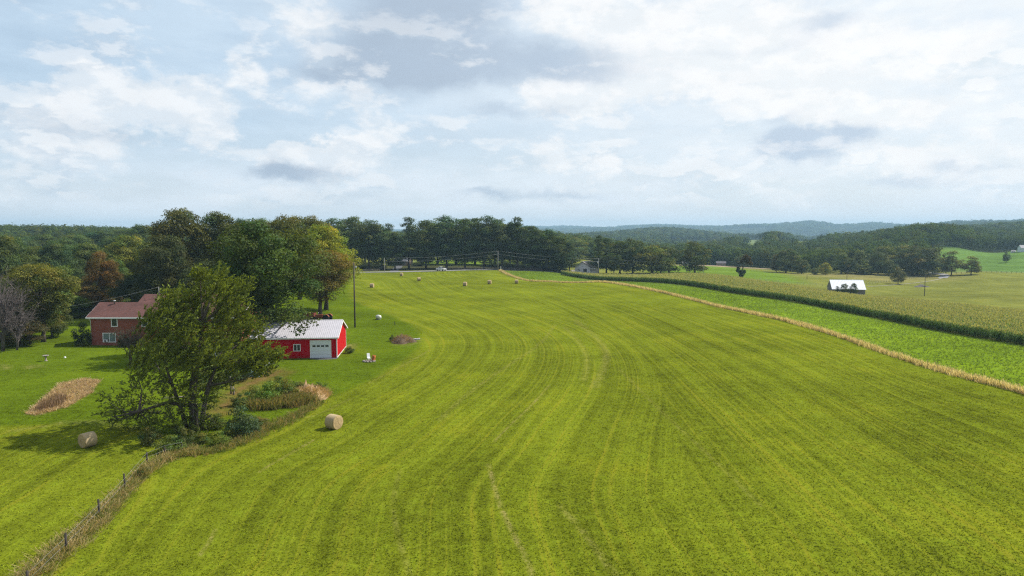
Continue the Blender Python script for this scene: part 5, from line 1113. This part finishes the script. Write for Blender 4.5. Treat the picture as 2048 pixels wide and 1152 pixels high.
def pickup(loc, rz, lab):
    o = empty('pickup_truck', loc, rz, lab, 'pickup truck'); 
    body_sections([(-2.85,.92,.95,.55,1.2),(-2.8,.95,.97,.5,1.25),(.75,.97,.97,.42,1.25),(.8,.97,.95,.42,1.25),(2.55,.95,.88,.45,1.15),(2.75,.88,.8,.5,1.05)], 'body', M_PAINTW, o)
    body_sections([(-1.25,.90,.72,1.25,1.92),(-.9,.92,.76,1.25,1.97),(.3,.92,.76,1.25,1.95),(1.15,.92,.84,1.24,1.27)], 'cab', M_PAINTW, o, .05)
    g_ = MB(); g_.add([(1.17,-.80,1.29),(1.17,.80,1.29),(.40,.70,1.90),(.40,-.70,1.90)], [(0,1,2,3)]); g_.build('windshield', M_GLASS, o)
    for s_ in (-1, 1): g_ = MB(); g_.add([(.85,s_*.925,1.32),(-.95,s_*.925,1.32),(-.85,s_*.80,1.84),(.28,s_*.80,1.84)], [(0,1,2,3)]); g_.build('side_window', M_GLASS, o)
    bd = MB(); bd.box(-2.75, -1.35, -.82, .82, 1.253, 1.262); bd.build('bed', M_TYRE, o)
    gr_ = MB(); gr_.box(2.755, 2.79, -.5, .5, .68, .98); gr_.build('grille', M_STEEL, o)
    for s_ in (-1, 1): h_ = MB(); h_.box(2.70, 2.77, s_*.70 - .14, s_*.70 + .14, .78, .98); h_.build('headlight', M_POLEL, o)
    for x in (-1.85, 1.75):
        for s_ in (-1, 1): wheel(o, x, s_ * .84, .40, .27)
def sedan(loc, rz, lab, m):
    o = empty('parked_car', loc, rz, lab, 'car'); body_sections([(-2.25,.80,.82,.45,.88),(-2.1,.87,.86,.32,.98),(-1.1,.88,.86,.28,1.0),(1.0,.88,.86,.28,.98),(2.0,.85,.80,.32,.86),(2.25,.75,.7,.42,.72)], 'body', m, o)
    body_sections([(-1.75,.80,.70,.98,1.02),(-.95,.82,.60,.98,1.45),(.1,.82,.60,.98,1.47),(1.05,.80,.74,.97,1.0)], 'cabin', M_GLASS, o); body_sections([(-.98,.60,.55,1.455,1.49),(.12,.60,.55,1.475,1.5)], 'roof', m, o, .02)
    for x in (-1.35, 1.4):
        for s_ in (-1, 1): wheel(o, x, s_ * .78, .32, .2)
g = Vector((-35.3, 340.6, h1(-35.3, 340.6) + .12)); pickup(g, R(-38), 'white pickup truck driving along the road above the field')
sedan(Vector((xof(1122, 352), 352, h1(xof(1122, 352), 352) + .25)), R(-70), 'black car on the road just left of the corn corner', M_PAINTK)
g = gp(432, 716); sedan(g, R(15), 'white car glimpsed through the windblown tree beside the house', M_PAINTW)
M_ORANGE = simple('faded_orange_paint', (.24, .065, .03), .6, .25)
def tractor():
    g = gp(636, 640); g = Vector((xof(644, 149), 149, h1(xof(644, 149), 149))); o = empty('farm_tractor', g, R(168), 'old orange farm tractor parked behind the red garage', 'tractor')
    body_sections([(.1,.30,.28,.9,1.55),(1.7,.28,.25,.85,1.45),(1.85,.24,.2,.85,1.35)], 'hood', M_ORANGE, o); body_sections([(-1.3,.25,.25,.6,1.0),(1.6,.2,.2,.6,.86)], 'chassis', simple('rusty_brown', (.14,.06,.035), .8, .3), o)
    for s_ in (-1, 1):
        wheel(o, -1.0, s_ * .80, .78, .38, M_ORANGE); wheel(o, 1.45, s_ * .62, .42, .2, M_ORANGE)
        f_ = MB(); pr = [(-1.0 + .9 * math.cos(t_), .78 + .9 * math.sin(t_)) for t_ in np.linspace(.5, 2.7, 9)]; pr2 = [(-1.0 + .85 * math.cos(t_), .78 + .85 * math.sin(t_)) for t_ in np.linspace(2.7, .5, 9)]; f_.prism(pr + pr2, s_ * .80 - .2, s_ * .80 + .2, 'y'); f_.build('fender', M_ORANGE, o)
    st_ = MB(); st_.box(-1.0, -.5, -.25, .25, 1.1, 1.2); st_.box(-1.05, -.98, -.25, .25, 1.2, 1.55); st_.build('seat', M_TYRE, o)
    w_ = MB(); w_.tube([(0, 0, 1.5), (-.3, 0, 1.75)], .03, 6); w_.lathe([(.16, 0), (.2, .02), (.2, .05), (.16, .06)], 14, c=(-.32, 0, 1.74)); w_.build('steering_wheel', M_TYRE, o)
    e_ = MB(); e_.tube([(1.1, .1, 1.4), (1.1, .1, 2.0)], .035, 6); e_.build('exhaust_pipe', M_STEEL, o)
tractor()
def wagon():
    x = xof(617, 150); o = empty('farm_wagon', (x, 150, h1(x, 150)), R(175), 'dark rusty red farm wagon frame beside the orange tractor', 'wagon'); m = simple('rust_red', (.16, .035, .02), .9, .35)
    b = MB(); b.box(-1.2, 1.2, -.8, .8, .95, 1.15); b.box(-1.2, 1.2, -.8, -.74, 1.15, 1.75); b.box(-1.2, 1.2, .74, .8, 1.15, 1.75); b.box(-1.2, -1.14, -.73, .73, 1.15, 1.75); b.build('box', m, o)
    d_ = MB(); d_.tube([(-1.15, 0, 1.0), (-2.0, 0, .8), (-2.6, 0, .5)], .06, 6); d_.build('drawbar', m, o)
    for x_ in (-.8, .8):
        for s_ in (-1, 1): wheel(o, x_, s_ * .9, .45, .2, m)
wagon()

# ------------------------------------------------------------------ yard oddments
def heap(name, px, py, wx, wy, hh, m, lab, seed, cat, sticks=0, sm=M_DEADWOOD, grass=0, gcol_=(.38,.26,.13), extra=None):
    g = gp(px, py); r = np.random.default_rng(seed); o = empty(name, g, 0, lab, cat); b = MB(); ns, nr = 20, 6; vs = [(0, 0, hh)]; fs = []
    for i in range(1, nr + 1):
        f = i / nr
        for k_ in range(ns):
            a = 2 * math.pi * k_ / ns; q = 1 + .22 * math.sin(3 * a + seed) + .12 * math.sin(5 * a + seed * 2); z = hh * max(0, 1 - f * f) * (1 + .5 * r.normal() * (1 - f)) - (.1 if i == nr else 0)
            vs.append((math.cos(a) * wx * .5 * f * q, math.sin(a) * wy * .5 * f * q, z + (h1(g.x + math.cos(a) * wx * .5 * f, g.y + math.sin(a) * wy * .5 * f) - g.z)))
    for k_ in range(ns): fs.append((0, 1 + k_, 1 + (k_ + 1) % ns))
    for i in range(nr - 1):
        for k_ in range(ns): fs.append((1 + i * ns + k_, 1 + (i + 1) * ns + k_, 1 + (i + 1) * ns + (k_ + 1) % ns, 1 + i * ns + (k_ + 1) % ns))
    b.add(vs, fs, True); b.build('mound', m, o)
    if sticks:
        s_ = MB()
        for _ in range(sticks):
            a, f = r.random() * 6.283, r.random() ** .5; p0 = Vector((math.cos(a) * wx * .42 * f, math.sin(a) * wy * .42 * f, hh * (1 - f * f) * .8)); dr = Vector((r.normal(), r.normal(), r.uniform(-.1, .6))).normalized() * r.uniform(.3, .9)
            s_.tube([p0 - dr * .5 + Vector((0, 0, .1)), p0 + dr * .5 + Vector((0, 0, .15))], [r.uniform(.02, .05), .012], 4, False)
        s_.build('branches', sm, o)
    if grass:
        N = grass; a, f = r.random(N) * 6.283, np.sqrt(r.random(N)); q = np.stack([np.cos(a) * wx * .5 * f, np.sin(a) * wy * .5 * f, hh * (1 - f * f) - .05], -1)
        Q, tn = blades(q, r.uniform(.2, .5, N), .025, np.tile(gcol_, (N, 1)) * r.uniform(.7, 1.2, (N, 1)), 4, 1.1, r=r); s_ = quads('straw', Q, tn, M_DRY, o); s_.color = (1, 1, 1, 1)
    if extra: extra(o, r)
    return o
heap('straw_heap', 618, 792, 5.2, 5.5, .9, M_DRYPILE, 'heap of tan straw and clippings at the fence corner', 3, 'heap', 0, grass=900, gcol_=(.42,.29,.14))
heap('weed_heap', 575, 806, 5.5, 4, .6, M_SOIL, 'brown weedy heap between the shrubs and the straw', 5, 'heap', 12, grass=900, gcol_=(.17,.14,.05))
def logs(o, r):
    l_ = MB(); l_.tube([(1.2, .3, .3), (3.0, .5, .5)], .16, 8); l_.tube([(.6, -.3, .3), (2.2, .9, .45)], .10, 7); l_.build('log', simple('grey_log', (.33, .33, .34), .9, .3), o)
    s_ = MB()
    for _ in range(10):
        x, y = r.uniform(-1.6, -.2), r.uniform(-1.6, -1.0); s_.lathe([(.05, -.1), (.25, .02), (.2, .2), (.04, .28)], 6, c=(x, y, 0))
    s_.build('stones', M_STONE, o)
heap('brush_pile', 806, 684, 4.2, 4.6, 1.1, simple('dark_brush', (.12, .085, .055), 1, .4, 3, bump=.8), 'brush pile of brown branches and grey logs on the lawn tip', 7, 'brush pile', 60, simple('brown_sticks', (.30, .205, .12), .95, .4), 260, (.30,.20,.11), logs)
heap('debris_heap', 1842, 574, 8.5, 3, .9, simple('grey_rubble', (.15, .135, .12), 1, .4), 'grey debris heap on the right hand pasture', 9, 'debris heap', 40, M_DEADWOOD)
def firepit():
    g = gp(738, 723); o = empty('fire_ring', g, 0, 'ring of stones and ashes on the lawn before the garage', 'fire pit'); r = np.random.default_rng(1)
    for k_ in range(11):
        a = 2 * math.pi * k_ / 11; s_ = MB(); s_.lathe([(.04, -.1), (.2, -.02), (.19, .12), (.05, .2)], 7); q = s_.build('stone', M_STONE, o); q.location = (math.cos(a) * .85, math.sin(a) * .65, .02); q.scale = (r.uniform(.8, 1.3), r.uniform(.8, 1.2), r.uniform(.7, 1.2)); q.rotation_euler = (0, 0, r.random() * 6)
    a_ = MB(); a_.lathe([(.75, 0), (.6, .08), (.02, .1)], 16); a_.build('ashes', simple('ash', (.16, .11, .09), 1, .4, 4), o)
    c_ = empty('white_chair', g + Vector((.05, -.1, .1)), R(30), 'white plastic chair standing at the fire ring', 'chair')
    s_ = MB(); s_.box(-.25, .25, -.25, .25, .42, .47); s_.build('seat', M_WHITE, c_)
    b = MB(); b.add([(-.25, .22, .47), (.25, .22, .47), (.22, .42, 1.15), (-.22, .42, 1.15), (-.25, .26, .47), (.25, .26, .47), (.22, .46, 1.15), (-.22, .46, 1.15)], [(0,1,2,3),(7,6,5,4),(0,4,5,1),(1,5,6,2),(2,6,7,3),(3,7,4,0)]); b.build('backrest', M_WHITE, c_)
    for sx in (-1, 1):
        for sy in (-1, 1): l_ = MB(); l_.tube([(sx * .22, sy * .22, .42), (sx * .26, sy * .26, -.08)], .025, 6); l_.build('leg', M_WHITE, c_)
    k = MB(); k.lathe([(.02, 0), (.27, 0), (.28, .3), (.27, .31), (.28, .6), (.28, .9), (.25, .9), (.24, .1)], 16); q = k.build('rusty_barrel', simple('rust_orange', (.38, .12, .03), .9, .35, 4)); q.location = g + Vector((.62, .15, .03)); q.rotation_euler = (R(-6), R(8), 0); tag(q, 'rusty orange open barrel beside the white chair', 'barrel')
firepit()
g = gp(757, 639); o = empty('gas_tank', g, R(-40), 'small white gas tank lying on the lawn edge', 'tank'); k = MB(); k.lathe([(.04, -.75), (.3, -.68), (.44, -.5), (.46, 0), (.44, .5), (.3, .68), (.04, .75)], 18, 'x', (0, 0, .58)); k.build('shell', simple('cream_paint', (.72, .72, .64), .5), o)
for s_ in (-1, 1): f_ = MB(); f_.box(s_ * .4 - .06, s_ * .4 + .06, -.35, .35, -.05, .2); f_.build('foot', M_STEEL, o)
f_ = MB(); f_.lathe([(.1, 0), (.11, .12), (.03, .16)], 8, c=(0, 0, 1.02)); f_.build('valve_cap', M_STEEL, o)
g = gp(789, 650); k = MB(); k.tube([(0, 0, -.1), (0, 0, .75)], .035, 6); k.tube([(0, 0, .5), (.28, .1, .05)], .03, 6); k.tube([(0, 0, .72), (.2, -.05, .6)], .03, 6); q = k.build('hand_pump', M_POST); q.location = g; tag(q, 'small dark iron hand pump on the lawn above the brush pile', 'pump')
g = gp(92, 722); o = empty('bird_bath', g, 0, 'grey stone bird bath standing on the left lawn', 'bird bath'); k = MB(); k.lathe([(.24, -.05), (.22, .08), (.11, .16), (.10, .6), (.18, .72)], 14); k.build('pedestal', M_STONE, o); k = MB(); k.lathe([(.1, .70), (.38, .78), (.44, .90), (.39, .90), (.33, .83), (.02, .80)], 18); k.build('basin', M_STONE, o)
g = gp(130, 716); k = MB(); k.lathe([(.03, -.05), (.14, -.03), (.17, .08), (.12, .2), (.02, .24)], 9); q = k.build('white_stone', M_WHITE); q.location = g; tag(q, 'small white stone on the lawn right of the bird bath', 'stone')
g = gp(509, 752); o = empty('water_tub', g, R(-8), 'pale blue tub by the shaded thicket left of the garage lawn', 'tub'); k = MB(); m = simple('pale_blue_plastic', (.36, .46, .54), .6, .1); k.box(-.95, .95, -.5, .5, .0, .06); k.box(-.95, .95, -.5, -.44, .06, .62); k.box(-.95, .95, .44, .5, .06, .62); k.box(-.95, -.89, -.44, .44, .06, .62); k.box(.89, .95, -.44, .44, .06, .62); k.build('shell', m, o, .02); k = MB(); k.box(-1.0, 1.0, -.55, -.501, .56, .64); k.box(-1.0, 1.0, .501, .55, .56, .64); k.build('rim', m, o)
g = gp(534, 735); o = empty('wheelbarrow', g, R(200), 'pale wheelbarrow on bare soil under the overhanging tree', 'wheelbarrow'); k = MB(); k.add([(-.45,-.22,.35),(.35,-.18,.3),(.35,.18,.3),(-.45,.22,.35),(-.6,-.33,.66),(.62,-.30,.62),(.62,.30,.62),(-.6,.33,.66)], [(0,1,2,3),(0,4,5,1),(1,5,6,2),(2,6,7,3),(3,7,4,0)]); k.build('tray', M_WHITE, o)
for s_ in (-1, 1): k = MB(); k.tube([(.75, s_ * .08, .2), (-.4, s_ * .24, .34), (-1.1, s_ * .28, .55)], .025, 6); k.tube([(-.4, s_ * .24, .34), (-.45, s_ * .26, -.02)], .025, 6); k.build('handle', M_POST, o)
wheel(o, .75, 0, .2, .1)
for (px, py, hh, lab) in ((462, 788, 2.2, 'pale broken dead stem standing behind the fence corner shrubs'), (467, 790, 1.2, 'short broken dead stem beside the taller one')):
    g = gp(px, py); k = MB(); k.tube([(0, 0, -.2), (.06, 0, hh * .5), (-.05, .05, hh)], [.13, .10, .04], 7); k.tube([(.05, 0, hh * .5), (.35, -.1, hh * .75)], [.05, .02], 5); q = k.build('dead_stem', M_DEADWOOD); q.location = g; tag(q, lab, 'dead tree', 'dead stems')
# fallen pale bough under the left limb
g = gp(365, 800); k = MB(); k.tube([(-2.6, .2, .15), (-1, 0, .3), (1.2, .4, .35)], [.06, .11, .14], 6); k.tube([(-1, 0, .3), (-1.9, -.4, .5)], [.06, .02], 5); q = k.build('fallen_bough', M_DEADWOOD); q.location = g; tag(q, 'pale fallen bough on the grass behind the windblown tree', 'bough')

# ------------------------------------------------------------------ haze
hz = MB(); hz.box(-14500, 14500, -90, 8400, -60, 132); m = bpy.data.materials.new('haze_air'); m.use_nodes = True; t = NT(m.node_tree); t.n.remove(t.n['Principled BSDF'])
v = t.n.new('ShaderNodeVolumePrincipled'); v.inputs['Color'].default_value = (.50, .78, 1.0, 1); v.inputs['Density'].default_value = 0.00014; v.inputs['Anisotropy'].default_value = 0.1
t.l.new(v.outputs[0], t.n['Material Output'].inputs['Volume'])
tag(hz.build('haze', m), kind='stuff')
